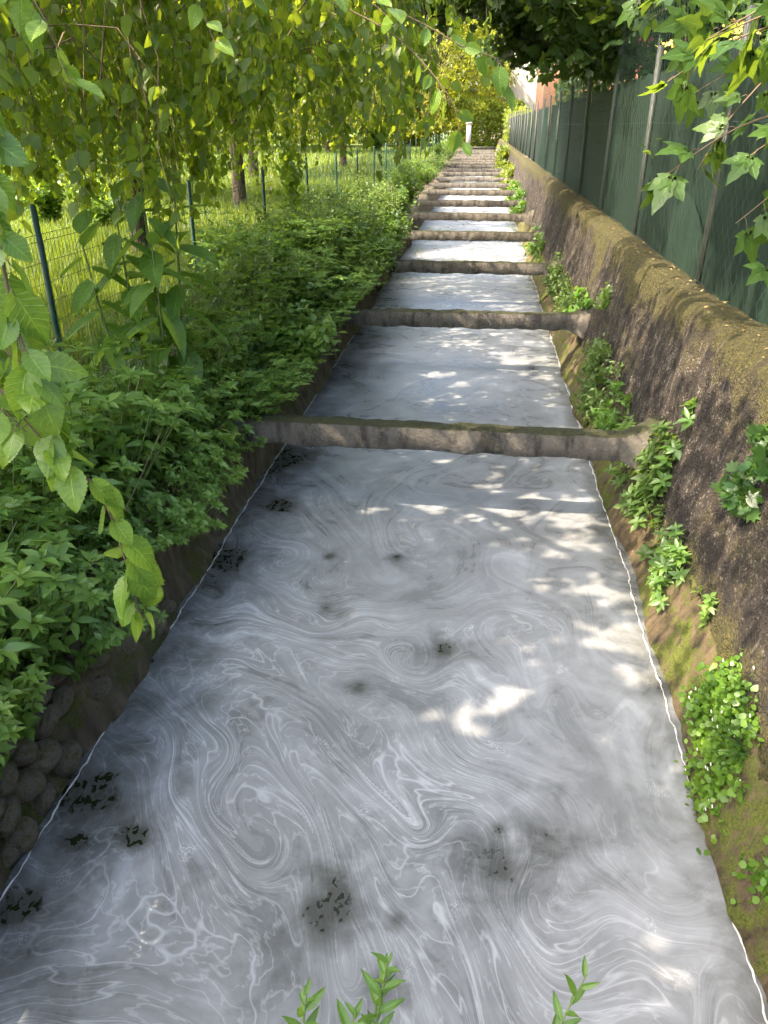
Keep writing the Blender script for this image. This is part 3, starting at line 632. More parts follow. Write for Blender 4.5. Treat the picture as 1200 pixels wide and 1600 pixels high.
def weeping_tree(name, loc, label, group, seed, fork=2.4, top=5.0, spread=4.0, hangs=300, leaf=.10, zfloor=None, tr=.16, mat='mulberry', cap=6000, gap=.05, lean=(0, 0), tpl=OVATE, keep=None, curtain=None, capleaf=1.35, thin=.9):
    r = np.random.default_rng(seed); o = thing(name, loc, label, 'tree', group); L0 = np.array(loc)
    w = Acc(); tp = np.array([(0, 0, -.15), (lean[0] * .2 + .02, lean[1] * .2, fork * .3), (lean[0] * .6, lean[1] * .6 + .04, fork * .65), (lean[0], lean[1], fork)])
    tp = bez(tp, 12); w.add(*tube(tp, np.linspace(tr * 1.25, tr * .8, len(tp)), 10)); hub = tp[-1]
    limbs = []
    nl = 11
    for i in range(nl):
        az = 2 * PI * i / nl + r.normal() * .2; rad = spread * r.uniform(.6, 1.0)
        tip = hub + np.array([math.cos(az) * rad, math.sin(az) * rad, (top - fork) * r.uniform(.35, 1.0)])
        P = limb_path(r, hub - (0, 0, r.uniform(0, .4)), tip, sag=.5 * r.random() * rad * .3); limbs.append(P)
        w.add(*tube(P, np.linspace(tr * .45, .012, len(P)), 6))
    w.obj('trunk', 'bark', o, True)
    tw = Acc(); pos = []; dr = []; nn = []; sz = []
    for h in range(hangs + (curtain[0] if curtain else 0)):
        P = limbs[r.integers(nl)]; t = r.uniform(.2, 1) ** .8; i = min(len(P) - 2, int(t * (len(P) - 1))); f_ = t * (len(P) - 1) - i
        s = P[i] * (1 - f_) + P[i + 1] * f_; out = norm(np.array([s[0] - hub[0] + r.normal() * .5, s[1] - hub[1] + r.normal() * .5, 0]))
        side = np.array([-out[1], out[0], 0]) * r.normal() * .5
        ln = r.uniform(.7, 2.4)
        if h >= hangs:
            s = np.array([r.uniform(*curtain[1]), r.uniform(*curtain[2]), r.uniform(*curtain[3])]) - L0; ln = r.uniform(1.2, 2.6); out = norm(np.array([r.normal() * .6 + .6, r.normal() * .6, 0]))
        reach = r.uniform(.25, .8)
        k = np.linspace(0, 1, 9)[:, None]
        C_ = s + (out * reach + side) * (1 - (1 - k) ** 2) * ln * .55 + np.array([0, 0, 1]) * (.22 * ln * np.sin(k * PI * .8) - ln * .95 * k ** 1.8)
        W = C_ + L0
        if zfloor is not None:
            fl = zfloor(W[:, 0], W[:, 1]) + r.uniform(-.15, .35)
            ok = W[:, 2] > fl
            m_ = np.argmin(ok) if not ok.all() else len(ok)
            if m_ < 3: continue
            C_ = C_[:m_]; W = W[:m_]
        if np.min(np.linalg.norm(W - CAM, axis=1)) < 2.5: continue
        if keep is not None and not keep(W): continue
        C_[1:] += r.normal(size=(len(C_) - 1, 3)) * .03
        tw.add(*tube(C_, np.linspace(.006, .002, len(C_)), 3))
        seg = np.linalg.norm(np.diff(C_, axis=0), axis=1); cl = np.concatenate([[0], np.cumsum(seg)]); m = max(4, int(cl[-1] / gap))
        u = np.sort(r.uniform(0, cl[-1], m)); pp = np.stack([np.interp(u, cl, C_[:, c]) for c in range(3)], 1)
        dd = rand_dirs(r, m) * np.array([1, 1, .35]) * .8 + np.array([0, 0, -.75])
        pos.append(pp + rand_dirs(r, m) * .025); dr.append(dd); nn.append(rand_dirs(r, m) * .55 + np.array([0, 0, .5]) + out * .45); sz.append(leaf * r.uniform(.55, 1.2, m))
    # upper cap of foliage around the limbs
    m = cap; ii = r.integers(nl, size=m); tt = r.uniform(.15, 1, m) * (len(limbs[0]) - 1); i0 = np.minimum(tt.astype(int), len(limbs[0]) - 2); f_ = (tt - i0)[:, None]
    LP = np.array(limbs); cen = LP[ii, i0] * (1 - f_) + LP[ii, i0 + 1] * f_
    ncl = max(8, int(8.5 * spread ** 2)); cen = cen[:ncl] + rand_dirs(r, ncl)[:len(cen[:ncl])] * r.uniform(.1, 1, (len(cen[:ncl]), 1)) * np.array([.9, .9, .7])
    cen = cen[(cen[:, 2] + L0[2] < 4.5) | (r.random(len(cen)) < thin)]; m = int(m * len(cen) / ncl)
    ci_ = r.integers(max(1, len(cen)), size=m); pp = cen[ci_] + rand_dirs(r, m) * (r.random((m, 1)) ** .5) * np.array([.46, .46, .3]); pp[:, 2] += .1
    if m:
        W = pp + L0; ok = np.linalg.norm(W - CAM, axis=1) > 2.5
        if zfloor is not None: ok &= W[:, 2] > zfloor(W[:, 0], W[:, 1]) + .3
        ok &= leafy(W); pp = pp[ok]; mm = len(pp)
        CAPV = scatter(SMALL, pp, rand_dirs(r, mm) + np.array([0, 0, -.5]), rand_dirs(r, mm) * .6 + np.array([0, 0, .8]), leaf * capleaf * r.uniform(.6, 1.25, mm), 1.4)
    tw.obj('twigs', 'twig', o)['kind'] = 'stuff'
    pos, dr, nn, sz = map(np.concatenate, (pos, dr, nn, sz)); ok = leafy(pos + L0)
    V, F = scatter(tpl, pos[ok], dr[ok], nn[ok], sz[ok], r.uniform(.8, 1.25, ok.sum()))
    ca = Acc().add(V, F)
    if m: ca.add(*CAPV)
    c = ca.obj('crown', mat, o); c['kind'] = 'stuff'
    return o
def round_tree(name, loc, label, group, seed, h=8.0, rad=3.0, crown_z=(3.0, 8.0), clusters=120, per=70, leaf=.14, tr=.2, mat='yellowgreen', tpl=SMALL, shift=(0, 0), lean=(0, 0), clip=None, cs=.5, ell=(1, 1)):
    r = np.random.default_rng(seed); o = thing(name, loc, label, 'tree', group); L0 = np.array(loc)
    cz = (crown_z[0] + crown_z[1]) / 2; hz = (crown_z[1] - crown_z[0]) / 2; w = Acc()
    tp = bez([(0, 0, -.2), (lean[0] * .3, lean[1] * .3, cz * .35), (lean[0] * .7 + .05, lean[1] * .7, cz * .7), (lean[0], lean[1], cz)], 14)
    w.add(*tube(tp, np.linspace(tr * 1.2, tr * .5, len(tp)), 10))
    d = rand_dirs(r, clusters); rr = r.uniform(.25, 1.0, clusters) ** .55; wl = Waves(seed, 10, .9, 3, .8)
    lob = 1 + .22 * wl(d * 1.6)
    C_ = np.stack([d[:, 0] * rad * ell[0] * rr * lob + shift[0], d[:, 1] * rad * ell[1] * rr * lob + shift[1], d[:, 2] * hz * rr * lob + cz], 1)
    if clip is not None: C_ = C_[clip(C_ + L0)]
    for c in C_[:: max(1, len(C_) // 42)]:
        s = tp[r.integers(len(tp) // 2, len(tp))]; w.add(*tube(limb_path(r, s, c, n=6), np.linspace(tr * .28, .012, 6), 5))
    w.obj('trunk', 'bark', o, True)
    n = len(C_) * per; ci = np.repeat(np.arange(len(C_)), per); off = rand_dirs(r, n) * (r.random((n, 1)) ** .5) * np.array([cs, cs, cs * .6])
    pp = C_[ci] + off; pp[:, 2] -= .25 * (off[:, 0] ** 2 + off[:, 1] ** 2) / cs
    pp = pp[leafy(pp + L0)]; n = len(pp)
    V, F = scatter(tpl, pp, rand_dirs(r, n) + np.array([0, 0, -.35]), rand_dirs(r, n) * .7 + np.array([0, 0, .8]), leaf * r.uniform(.6, 1.3, n), r.uniform(.8, 1.3, n))
    c = Acc().add(V, F).obj('crown', mat, o); c['kind'] = 'stuff'
    return o

def floor_near(x, y): return 1.8 + .28 * np.sin(x * 3.1 + y) + np.clip(x + 3.2, 0, 5) * .30 + np.clip(4.5 - y, 0, 4) * .12
def floor_mid(x, y): return 1.62 + .22 * np.sin(y * 1.7) + np.clip(x + 3.6, 0, 5) * .40 + .25 * np.sin(x * 2.1)
GL = 'trees in the meadow behind the wire fence'
t1 = weeping_tree('weeping_mulberry_tree', (-4.9, 4.6, .62), 'large weeping tree whose leafy branches hang over the fence close by', GL, 101, fork=3.0, top=6.2, spread=4.6, hangs=340, leaf=.092, zfloor=floor_near, cap=24000, gap=.034, capleaf=1.7, thin=1.0, curtain=(420, (-4.8, -.9), (4.0, 8.0), (2.9, 4.4)))
t2 = weeping_tree('weeping_mulberry_tree', (-5.0, 11.3, .62), 'weeping tree with drooping leafy curtain behind the second wire fence post', GL, 102, fork=2.8, top=6.0, spread=4.2, hangs=300, leaf=.088, zfloor=floor_mid, cap=15000, gap=.042, thin=.5, tr=.11, capleaf=1.7, curtain=(520, (-8, -1.6), (8.5, 15), (2.9, 5.2)))
t3 = weeping_tree('weeping_mulberry_tree', (-9.6, 22, .62), 'thick dark tree trunk under hanging foliage in the meadow', GL, 103, fork=2.4, top=5.5, spread=4.6, hangs=420, leaf=.13, zfloor=lambda x, y: 1.75 + .3 * np.sin(x * 1.3), cap=7000, gap=.06, tr=.19)
t4 = weeping_tree('weeping_mulberry_tree', (-15.2, 25, .62), 'leaning dark trunk at the edge of the meadow, partly behind leaves', GL, 104, fork=2.6, top=5.6, spread=4.4, hangs=380, leaf=.13, zfloor=lambda x, y: 1.7 + .3 * np.sin(x * 1.9), cap=7000, gap=.06, tr=.2, lean=(-.7, 0))
t5 = weeping_tree('weeping_mulberry_tree', (-9.7, 34.5, .62), 'slim straight brown trunk standing in the sunlit grass', GL, 105, fork=3.2, top=7.0, spread=4.4, hangs=420, leaf=.15, zfloor=lambda x, y: 2.5 + 0 * x, cap=7000, gap=.08, tr=.17, tpl=SMALL)
t6 = weeping_tree('weeping_mulberry_tree', (-6.2, 20.5, .62), 'light green weeping tree leaning over the fence midway along', GL, 106, fork=3.0, top=6.5, spread=4.0, hangs=420, leaf=.10, zfloor=lambda x, y: 2.15 + np.clip(x + 3.6, 0, 5) * .3, cap=9000, gap=.06, curtain=(420, (-9, -1.6), (16, 26), (3.2, 6.5)), tr=.15, mat='yellowgreen', tpl=SMALL)
for i, (x, y, sc, rz, lb) in enumerate([(-14.4, 66, 1.25, 1.0, 'paired trunk tree far back in the meadow, thinner of the two'), (-12.6, 68, 1.45, 2.3, 'paired trunk tree far back in the meadow, thicker of the two'),
                                        (-7.4, 44, 1.1, 4.0, 'far weeping tree beside the fence before the hedge'), (-20, 40, 1.3, .5, 'tree in the deep meadow behind the leaning trunk')]):
    copy_tree(t5 if i != 2 else t6, (x, y, .62), rz, sc, lb)
tb = round_tree('shade_tree', (-5.3, -.6, .6), 'leafy tree standing behind the viewpoint that shades the pool', GL, 120, h=8, rad=3.5, crown_z=(2.4, 7.2), clusters=330, per=60, leaf=.18, tr=.2, mat='mulberry', tpl=OVATE)
GB = 'sunlit trees closing the view'
bt = round_tree('background_tree', (-5.0, 92, .6), 'tall yellow-green tree closing the view at the canal end', GB, 130, rad=6.5, crown_z=(1.5, 14), clusters=260, per=60, leaf=.42, tr=.3, cs=1.1)
bt2 = round_tree('background_tree', (-30, 70, .6), 'broad bright tree at the back of the meadow', GB, 131, rad=7.5, crown_z=(.8, 15), clusters=300, per=60, leaf=.45, tr=.35, cs=1.3, mat='shrub')
for i, (s, x, y, sc, rz, lb) in enumerate([(bt, -12, 96, 1.1, 1, 'yellow-green tree beyond the paired trunks'), (bt, -19, 88, 1.0, 2, 'bright crown behind the paired trunks in the meadow'), (bt2, -40, 60, 1.0, 1.2, 'wide tree beyond the meadow behind the leaning trunk'),
                                           (bt2, -24, 84, .95, 3, 'dense tree at the meadow edge between bright crowns'), (bt2, -30, 46, .8, 4, 'leafy tree low at the meadow edge'), (bt, .5, 108, 1.2, 5, 'sunlit crown above the hedge at the canal end'), (bt2, -50, 40, 1.1, 5, 'outermost tree of the meadow edge')]):
    copy_tree(s, (x, y, .6), rz, sc, lb)
# dark tree leaning over the canal from behind the screen fence
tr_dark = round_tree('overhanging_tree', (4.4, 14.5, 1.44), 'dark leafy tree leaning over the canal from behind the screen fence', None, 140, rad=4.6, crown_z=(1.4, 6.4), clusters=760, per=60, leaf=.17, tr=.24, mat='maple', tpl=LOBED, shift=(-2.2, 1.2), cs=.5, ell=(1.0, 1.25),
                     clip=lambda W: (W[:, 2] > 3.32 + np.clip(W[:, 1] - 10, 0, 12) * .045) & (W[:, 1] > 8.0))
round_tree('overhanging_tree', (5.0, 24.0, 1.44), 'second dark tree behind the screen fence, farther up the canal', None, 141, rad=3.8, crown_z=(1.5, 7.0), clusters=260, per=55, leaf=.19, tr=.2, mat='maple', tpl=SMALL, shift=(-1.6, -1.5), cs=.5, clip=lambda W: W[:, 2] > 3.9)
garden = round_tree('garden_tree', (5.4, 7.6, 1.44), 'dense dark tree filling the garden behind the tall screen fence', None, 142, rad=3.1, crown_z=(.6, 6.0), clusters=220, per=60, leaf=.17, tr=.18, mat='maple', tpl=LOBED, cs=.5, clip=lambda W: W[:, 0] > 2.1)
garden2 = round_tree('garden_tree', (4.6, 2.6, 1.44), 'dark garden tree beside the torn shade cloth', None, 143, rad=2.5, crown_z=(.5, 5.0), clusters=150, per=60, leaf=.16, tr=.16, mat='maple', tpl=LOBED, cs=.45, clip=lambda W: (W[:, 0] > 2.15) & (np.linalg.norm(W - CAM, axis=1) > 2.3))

# ------------------------------------------------------------------ hanging mulberry branches close to the camera (parts of the first tree)
mul = [leaf_mesh('leaf', fine_leaf(.40, serr=.045, cord=.12, droop=d, cup=c), 'mulberry_near') for d, c in ((.15, .25), (.35, .12), (.05, -.1), (.5, .3))]
L1 = np.array([-4.9, 4.6, .62])
def near_branch(tree, base, path, nleaf, size, seed, meshes, spread=.9, name='hanging_branch', label=None, tip=True, down=.6, t0=.15, petiole=.35, twig='twig', r0=.005):
    r = np.random.default_rng(seed); P = bez(path, 26); Pl = P - base
    b = Acc().add(*tube(Pl, np.linspace(r0, .0016, len(Pl)), 6)); pts_ = []
    cl = np.concatenate([[0], np.cumsum(np.linalg.norm(np.diff(Pl, axis=0), axis=1))])
    for i in range(nleaf):
        u = (t0 + (1 - t0) * (i + .5) / nleaf) * cl[-1]; p = np.array([np.interp(u, cl, Pl[:, c]) for c in range(3)])
        j = min(len(Pl) - 2, int(np.searchsorted(cl, u) - 1)); T = norm(Pl[j + 1] - Pl[j])
        sd = norm(np.cross(T, norm(r.normal(size=3)))); d = norm(T * .35 + sd * spread + np.array([0, 0, -down]) + r.normal(size=3) * .2)
        s = size * r.uniform(.65, 1.15); q_ = p + d * s * petiole
        b.add(*tube(np.array([p, (p + q_) / 2 + np.array([0, 0, .006]), q_]), .0014, 4))
        toC = norm(CAM - (q_ + base)); pts_.append((q_, d, norm(np.array([0, 0, .75]) + toC * .55 + r.normal(size=3) * .45), s))
    o = b.obj(name, twig, tree, True)
    if label: o['label'] = label
    for q_, d, n, s in pts_: put_leaf(meshes[r.integers(len(meshes))], o, q_, d, n, s)
    return o
near_branch(t1, L1, [(-1.55, 2.3, 3.1), (-1.10, 1.72, 2.55), (-1.04, 1.62, 2.22), (-1.0, 1.6, 2.04), (-.97, 1.6, 1.88), (-.89, 1.6, 1.75), (-.86, 1.62, 1.40)], 64, .105, 1, mul, down=.8, spread=.75, petiole=.25, label='low hanging branch with large pale green leaves')
near_branch(t1, L1, [(-1.9, 2.5, 3.1), (-1.45, 2.1, 2.72), (-1.36, 2.0, 2.45), (-1.33, 2.0, 2.2)], 20, .105, 2, mul, down=.8)
near_branch(t1, L1, [(-1.7, 1.9, 2.75), (-1.25, 1.7, 2.3), (-1.15, 1.62, 2.05), (-1.06, 1.6, 1.94)], 16, .11, 3, mul, down=.7)
near_branch(t1, L1, [(-1.5, 1.9, 2.6), (-1.2, 1.7, 2.28), (-1.12, 1.66, 2.14), (-1.02, 1.66, 2.06)], 16, .10, 8, mul, down=.6)
near_branch(t1, L1, [(-1.4, 1.8, 2.35), (-1.2, 1.68, 2.1), (-1.08, 1.62, 1.98), (-.98, 1.6, 1.86)], 16, .10, 9, mul, down=.5)
near_branch(t1, L1, [(-2.6, 3.2, 3.6), (-1.9, 3.0, 3.3), (-1.55, 2.9, 3.0), (-1.45, 2.9, 2.72)], 22, .10, 4, mul, down=.8)
near_branch(t1, L1, [(-2.4, 3.4, 3.5), (-1.6, 3.3, 3.35), (-1.15, 3.25, 3.1), (-1.0, 3.2, 2.85)], 20, .095, 5, mul, down=.8)
near_branch(t1, L1, [(-1.6, 4.2, 3.45), (-.9, 4.1, 3.25), (-.35, 4.0, 3.03), (-.12, 4.0, 2.92), (.05, 4.0, 2.86), (.06, 4.0, 2.74)], 14, .10, 6, mul, down=.6, t0=.35)
near_branch(t1, L1, [(-1.2, 4.6, 3.3), (-.55, 4.5, 3.05), (-.2, 4.4, 2.75), (-.1, 4.4, 2.50)], 12, .10, 7, mul, down=.7, t0=.4)

# sycamore branches reaching past the fence
syc = [leaf_mesh('leaf', maple_leaf(s), 'maple_near') for s in (1, 2, 3)]
sy = thing('sycamore_branch_tree', (2.6, 3.4, 1.44), 'maple-like tree behind the fence whose lobed leaves droop over the shade cloth', 'tree')
tp = bez([(0, 0, -.1), (.05, .05, 1.0), (-.05, 0, 2.2), (-.5, .3, 3.2), (-1.4, 1.0, 4.0)], 16)
wd = Acc().add(*tube(tp, np.linspace(.10, .03, len(tp)), 8))
r = np.random.default_rng(150); d = rand_dirs(r, 26); cc = np.array([-1.9, 1.3, 3.75]) + d * (r.uniform(.2, 1, (26, 1)) ** .5) * np.array([2.3, 3.4, 1.1]); cc = cc[cc[:, 2] + 1.44 > 3.75 + np.clip(cc[:, 1] + 3.4 - 4.5, 0, 9) * .12]  # unseen crown over the canal, added to shade the fence and wall
for c in cc[::4]: wd.add(*tube(limb_path(r, tp[r.integers(6, len(tp))], c, n=6), np.linspace(.025, .006, 6), 5))
wd.obj('trunk', 'bark', sy, True)
n = len(cc) * 55; off = rand_dirs(r, n) * (r.random((n, 1)) ** .5) * np.array([.45, .45, .3])
pp = cc[np.repeat(np.arange(len(cc)), 55)] + off; pp = pp[leafy(pp + np.array([2.6, 3.4, 1.44]))]; n = len(pp)
tag(Acc().add(*scatter(LOBED, pp, rand_dirs(r, n) + np.array([0, 0, -.3]), rand_dirs(r, n) * .6 + np.array([0, 0, .9]), .16 * r.uniform(.6, 1.2, n))).obj('crown', 'maple', sy), kind='stuff')
B2 = np.array([2.6, 3.4, 1.44])
for k, (pth, n, s) in enumerate([([(2.45, 3.5, 3.7), (1.75, 3.3, 3.25), (1.25, 3.2, 2.98), (.95, 3.2, 2.86), (.80, 3.2, 2.74)], 26, .17), ([(2.55, 3.4, 3.4), (1.8, 3.2, 3.0), (1.35, 3.1, 2.72), (1.0, 3.05, 2.60), (.78, 3.05, 2.42)], 24, .16),
                                 ([(2.5, 3.0, 3.5), (1.6, 2.7, 3.0), (1.15, 2.6, 2.72), (.95, 2.6, 2.52)], 22, .15), ([(2.5, 3.8, 3.8), (1.7, 4.0, 3.4), (1.2, 4.1, 3.2), (.8, 4.1, 3.1)], 22, .17), ([(2.5, 2.9, 3.2), (1.5, 2.6, 2.6), (1.15, 2.55, 2.36), (1.02, 2.5, 2.20)], 16, .14),
                                 ([(2.5, 3.9, 3.6), (1.9, 4.4, 3.2), (1.5, 4.5, 2.95), (1.2, 4.5, 2.75)], 18, .16), ([(2.5, 3.3, 3.6), (1.7, 3.3, 3.15), (1.25, 3.3, 2.9), (1.05, 3.3, 2.66), (.98, 3.3, 2.45)], 24, .15), ([(2.4, 3.2, 3.8), (1.6, 3.0, 3.2), (1.1, 2.9, 3.0), (.85, 2.9, 2.85)], 22, .16), ([(2.4, 4.4, 3.9), (1.7, 4.8, 3.5), (1.25, 4.9, 3.3), (1.0, 4.9, 3.1)], 22, .16), ([(2.4, 3.4, 3.1), (1.7, 3.2, 2.7), (1.3, 3.1, 2.5), (1.1, 3.1, 2.28)], 16, .15), ([(2.3, 2.8, 3.4), (1.5, 2.7, 3.05), (1.0, 2.65, 2.92), (.78, 2.65, 2.82)], 22, .14), ([(2.3, 5.2, 3.9), (1.7, 5.6, 3.6), (1.3, 5.7, 3.4), (1.05, 5.7, 3.22)], 20, .16), ([(2.3, 3.6, 3.6), (1.5, 3.6, 3.3), (1.05, 3.6, 3.1), (.9, 3.6, 2.92)], 24, .15)]):
    pth = [(x_ - .16 * i_ / (len(pth) - 1), y_, z_) for i_, (x_, y_, z_) in enumerate(pth)]
    near_branch(sy, B2, pth, n + 5, s * .82, 20 + k, syc, name='hanging_branch', down=.55, spread=.9, t0=.12, petiole=.3, r0=.008)

# ------------------------------------------------------------------ bank vegetation
def weed_arrays(seed, h=.5, shoots=7, leaf=.085, tpl=LANCE, spread=.22, whorls=3, per=6):
    r = np.random.default_rng(seed); st = Acc(); P_ = []; D = []; Nn = []; S = []
    for s in range(shoots):
        az = r.uniform(0, 2 * PI); rd = spread * math.sqrt(r.random()); tip = np.array([math.cos(az) * rd, math.sin(az) * rd, h * r.uniform(.72, 1.05)])
        path = bez([(0, 0, -.05), tip * np.array([.35, .35, .45]), tip], 6); st.add(*tube(path, np.linspace(.005, .0022, len(path)), 3))
        T = norm(path[-1] - path[-2])
        for w_ in range(whorls):
            t = 1 - .26 * w_; i = t * (len(path) - 1); i0 = min(int(i), len(path) - 2); c = path[i0] + (path[i0 + 1] - path[i0]) * (i - i0)
            m = per if w_ == 0 else max(3, per - 2)
            for k in range(m):
                aa = 2 * PI * k / m + w_ * .7 + r.normal() * .18; o_ = np.array([math.cos(aa), math.sin(aa), 0])
                up = r.uniform(.05, .5) if w_ == 0 else r.uniform(-.25, .25)
                P_.append(c + o_ * .004); D.append(o_ + T * up); Nn.append(T + o_ * .2 + r.normal(size=3) * .15); S.append(leaf * r.uniform(.65, 1.15) * (1.0 if w_ < 2 else 1.1))
            if w_ == 0:
                for k in range(3):
                    aa = r.uniform(0, 6.28); o_ = np.array([math.cos(aa), math.sin(aa), 0]); P_.append(c + T * .008); D.append(o_ * .5 + T); Nn.append(T - o_); S.append(leaf * .45)
    V, F = scatter(tpl, np.array(P_), np.array(D), np.array(Nn), np.array(S), r.uniform(.9, 1.35, len(P_)))
    return st.arrays(), (V, F)
def bank_z(x): return np.interp(x, [-5, -3.3, -2.7, -2.2, -1.95, -1.78], [.66, .70, .72, .66, .56, .46])
WV = [weed_arrays(200 + i, h=h_, leaf=l_, shoots=n_, per=p_, spread=s_, whorls=w_) for i, (h_, l_, n_, p_, s_, w_) in enumerate([(.50, .074, 11, 7, .24, 3), (.46, .066, 13, 7, .24, 3), (.54, .082, 9, 6, .22, 4), (.42, .058, 15, 8, .25, 3), (.62, .070, 9, 6, .20, 5)])]
weed_me = []
for i, ((sv, s3, sq), (lv, lf)) in enumerate(WV):
    weed_me.append((Acc().add(lv, lf).mesh('foliage', 'weed'), Acc().add(sv, sq).mesh('stems', 'stem')))
r = np.random.default_rng(33); spots = []
for i in range(1500):
    y = 1.35 + 11.5 * r.random() ** 1.25; x = r.uniform(-3.25, -1.66)
    if x < -2.35 - max(0, y - 7.5) * .5 - max(0, 3.2 - y) * .8: continue
    if any((x - a_) ** 2 + (y - b_) ** 2 < (.085 + .004 * y) ** 2 for a_, b_ in spots): continue
    spots.append((x, y))
spots.sort(key=lambda s: s[1] + .2 * abs(s[0] + 1.6)); ACC_L = Acc(); ACC_S = Acc(); cnt = 0
for x, y in spots:
    i = r.integers(5); sc = r.uniform(.75, 1.25) * (1.1 if x < -1.9 else .85) * (1 + .32 * math.sin(x * 2.9 + 1.3 * math.sin(y * 1.1)) * math.sin(y * 1.9 + x)) * (1.0 if x > -2.1 or y > 7.5 else .8); rz = r.uniform(0, 6.28); z = bank_z(x) - .02; lean = np.array([.62 if x > -1.9 else .22 if x > -2.05 else .05, 0])
    if y < 2.4: sc *= .78
    if cnt < 110 and x > -2.6:
        o = thing('leafy_weed', (x, y, z), 'bright green weed with whorled pointed leaves in the dense bank above the water', 'weed', 'whorled weeds on the near bank')
        o.rotation_euler = (0, (.62 if y > 2.5 else .15) if x > -1.9 else .25 if x > -2.05 else .05, 0) ; o.scale = (sc,) * 3
        f_ = link('foliage', weed_me[i][0], o); f_.rotation_euler = (0, 0, rz); s_ = link('stems', weed_me[i][1], o); s_.rotation_euler = (0, 0, rz); cnt += 1
        continue
    (sv, s3, sq), (lv, lf) = WV[i]; c, s = math.cos(rz) * sc, math.sin(rz) * sc
    def tf(V):
        W = np.stack([V[:, 0] * c - V[:, 1] * s, V[:, 0] * s + V[:, 1] * c, V[:, 2] * sc], 1); W[:, 0] += W[:, 2] * lean[0]; return W + np.array([x, y, z])
    ACC_L.add(tf(lv), lf); ACC_S.add(tf(sv), sq)
bw = tag(bpy.data.objects.new('bank_undergrowth', None), 'dense green undergrowth covering the bank between water and wire fence', 'undergrowth', kind='stuff'); COL.objects.link(bw)
ACC_L.obj('foliage', 'weed', bw); ACC_S.obj('stems', 'stem', bw)
# other species mixed in: nettles, long grass, dry stalks
NV = [weed_arrays(260 + i, h=.78, leaf=.072, shoots=4, per=4, spread=.14, whorls=4, tpl=OVATE) for i in range(2)]; NL = Acc(); NS = Acc(); GB_ = Acc(); DS = Acc()
for k in range(95):
    x = r.uniform(-2.3, -1.8); y = 2.6 + 10 * r.random(); x -= max(0, y - 7) * .2 * r.random(); (sv, s3, sq), (lv, lf) = NV[k % 2]; rz = r.uniform(0, 6.28); sc = r.uniform(.7, 1.15); o3 = np.array([x, y, float(bank_z(x)) - .02])
    rot = np.array([[math.cos(rz), -math.sin(rz), 0], [math.sin(rz), math.cos(rz), 0], [0, 0, 1]]) * sc
    NL.add(lv @ rot.T + o3, lf); NS.add(sv @ rot.T + o3, sq)
n = 2600; cx = r.uniform(-3.2, -1.9, 130); cy = 1.8 + 11 * r.random(130); ci = r.integers(130, size=n); gx = cx[ci] + r.normal(size=n) * .05; gy = cy[ci] + r.normal(size=n) * .05
dd = np.stack([r.normal(size=n) * .35 + .12, r.normal(size=n) * .35, np.ones(n)], 1)
GB_.add(*scatter(BLADE, np.stack([gx, gy, bank_z(gx)], 1), dd, np.stack([r.normal(size=n), r.normal(size=n), np.full(n, .1)], 1), .62 * r.uniform(.5, 1.15, n), r.uniform(.5, 1.0, n)))
for k in range(70):
    x = r.uniform(-3.2, -1.75); y = 1.9 + 9 * r.random(); b0 = np.array([x, y, float(bank_z(x))]); DS.add(*tube(np.array([b0, b0 + r.normal(size=3) * (.08, .08, .02) + (0, 0, .35), b0 + r.normal(size=3) * (.2, .2, .05) + (.05, 0, .68)]), [.004, .003, .0015], 4))
tag(NL.obj('nettles', 'shrub', bw), kind='stuff'); tag(NS.obj('nettle_stems', 'stem', bw), kind='stuff'); tag(GB_.obj('grass_blades', 'lushgrass', bw), kind='stuff'); tag(DS.obj('dry_stalks', 'twig', bw), kind='stuff')

def bush_arrays(seed, rad=.45, h=.8, n=1500, leaf=.055, tpl=SMALL):
    r = np.random.default_rng(seed); st = Acc(); tips = []
    for k in range(26):
        az = r.uniform(0, 6.28); rd = rad * math.sqrt(r.random()) * .95; tip = np.array([math.cos(az) * rd, math.sin(az) * rd, h * r.uniform(.45, 1.0) * (1 - .3 * (rd / rad) ** 2)])
        p = bez([(0, 0, -.05), tip * np.array([.4, .4, .5]), tip], 6); st.add(*tube(p, np.linspace(.007, .002, len(p)), 3)); tips.append(p)
    T = np.array(tips); ki = r.integers(26, size=n); u = r.uniform(.25, 1, n) * (T.shape[1] - 1); i0 = np.minimum(u.astype(int), T.shape[1] - 2); f_ = (u - i0)[:, None]
    P_ = T[ki, i0] * (1 - f_) + T[ki, i0 + 1] * f_ + r.normal(size=(n, 3)) * .05
    d = rand_dirs(r, n) * np.array([1, 1, .6]) + np.array([0, 0, .15]); V, F = scatter(tpl, P_, d, rand_dirs(r, n) * .6 + np.array([0, 0, 1.0]), leaf * r.uniform(.6, 1.3, n), r.uniform(.8, 1.4, n))
    return st, (V, F)
def bush(name, seed, label, cat, group, loc, rad, h, n, leaf, mat, tpl=SMALL):
    st, (V, F) = bush_arrays(seed, rad, h, n, leaf, tpl); o = thing(name, loc, label, cat, group)
    tag(Acc().add(V, F).obj('foliage', mat, o), kind='stuff'); tag(st.obj('stems', 'stem', o), kind='stuff'); return o
GS = 'bushy weeds along the far bank'
b1 = bush('bank_bush', 300, 'pale feathery bush on the bank beside the second concrete beam', 'bush', GS, (-2.15, 8.6, .62), .55, .85, 2600, .05, 'fineweed')
b2 = bush('bank_bush', 301, 'darker leafy bush spilling over the water behind the first beam', 'bush', GS, (-1.72, 6.75, .45), .5, .75, 2300, .075, 'weed', OVATE)
b3 = bush('bank_bush', 302, 'bright yellow-green bush overhanging the beams midway up the canal', 'bush', GS, (-2.0, 21.5, .6), .7, 1.1, 2600, .085, 'shrub')
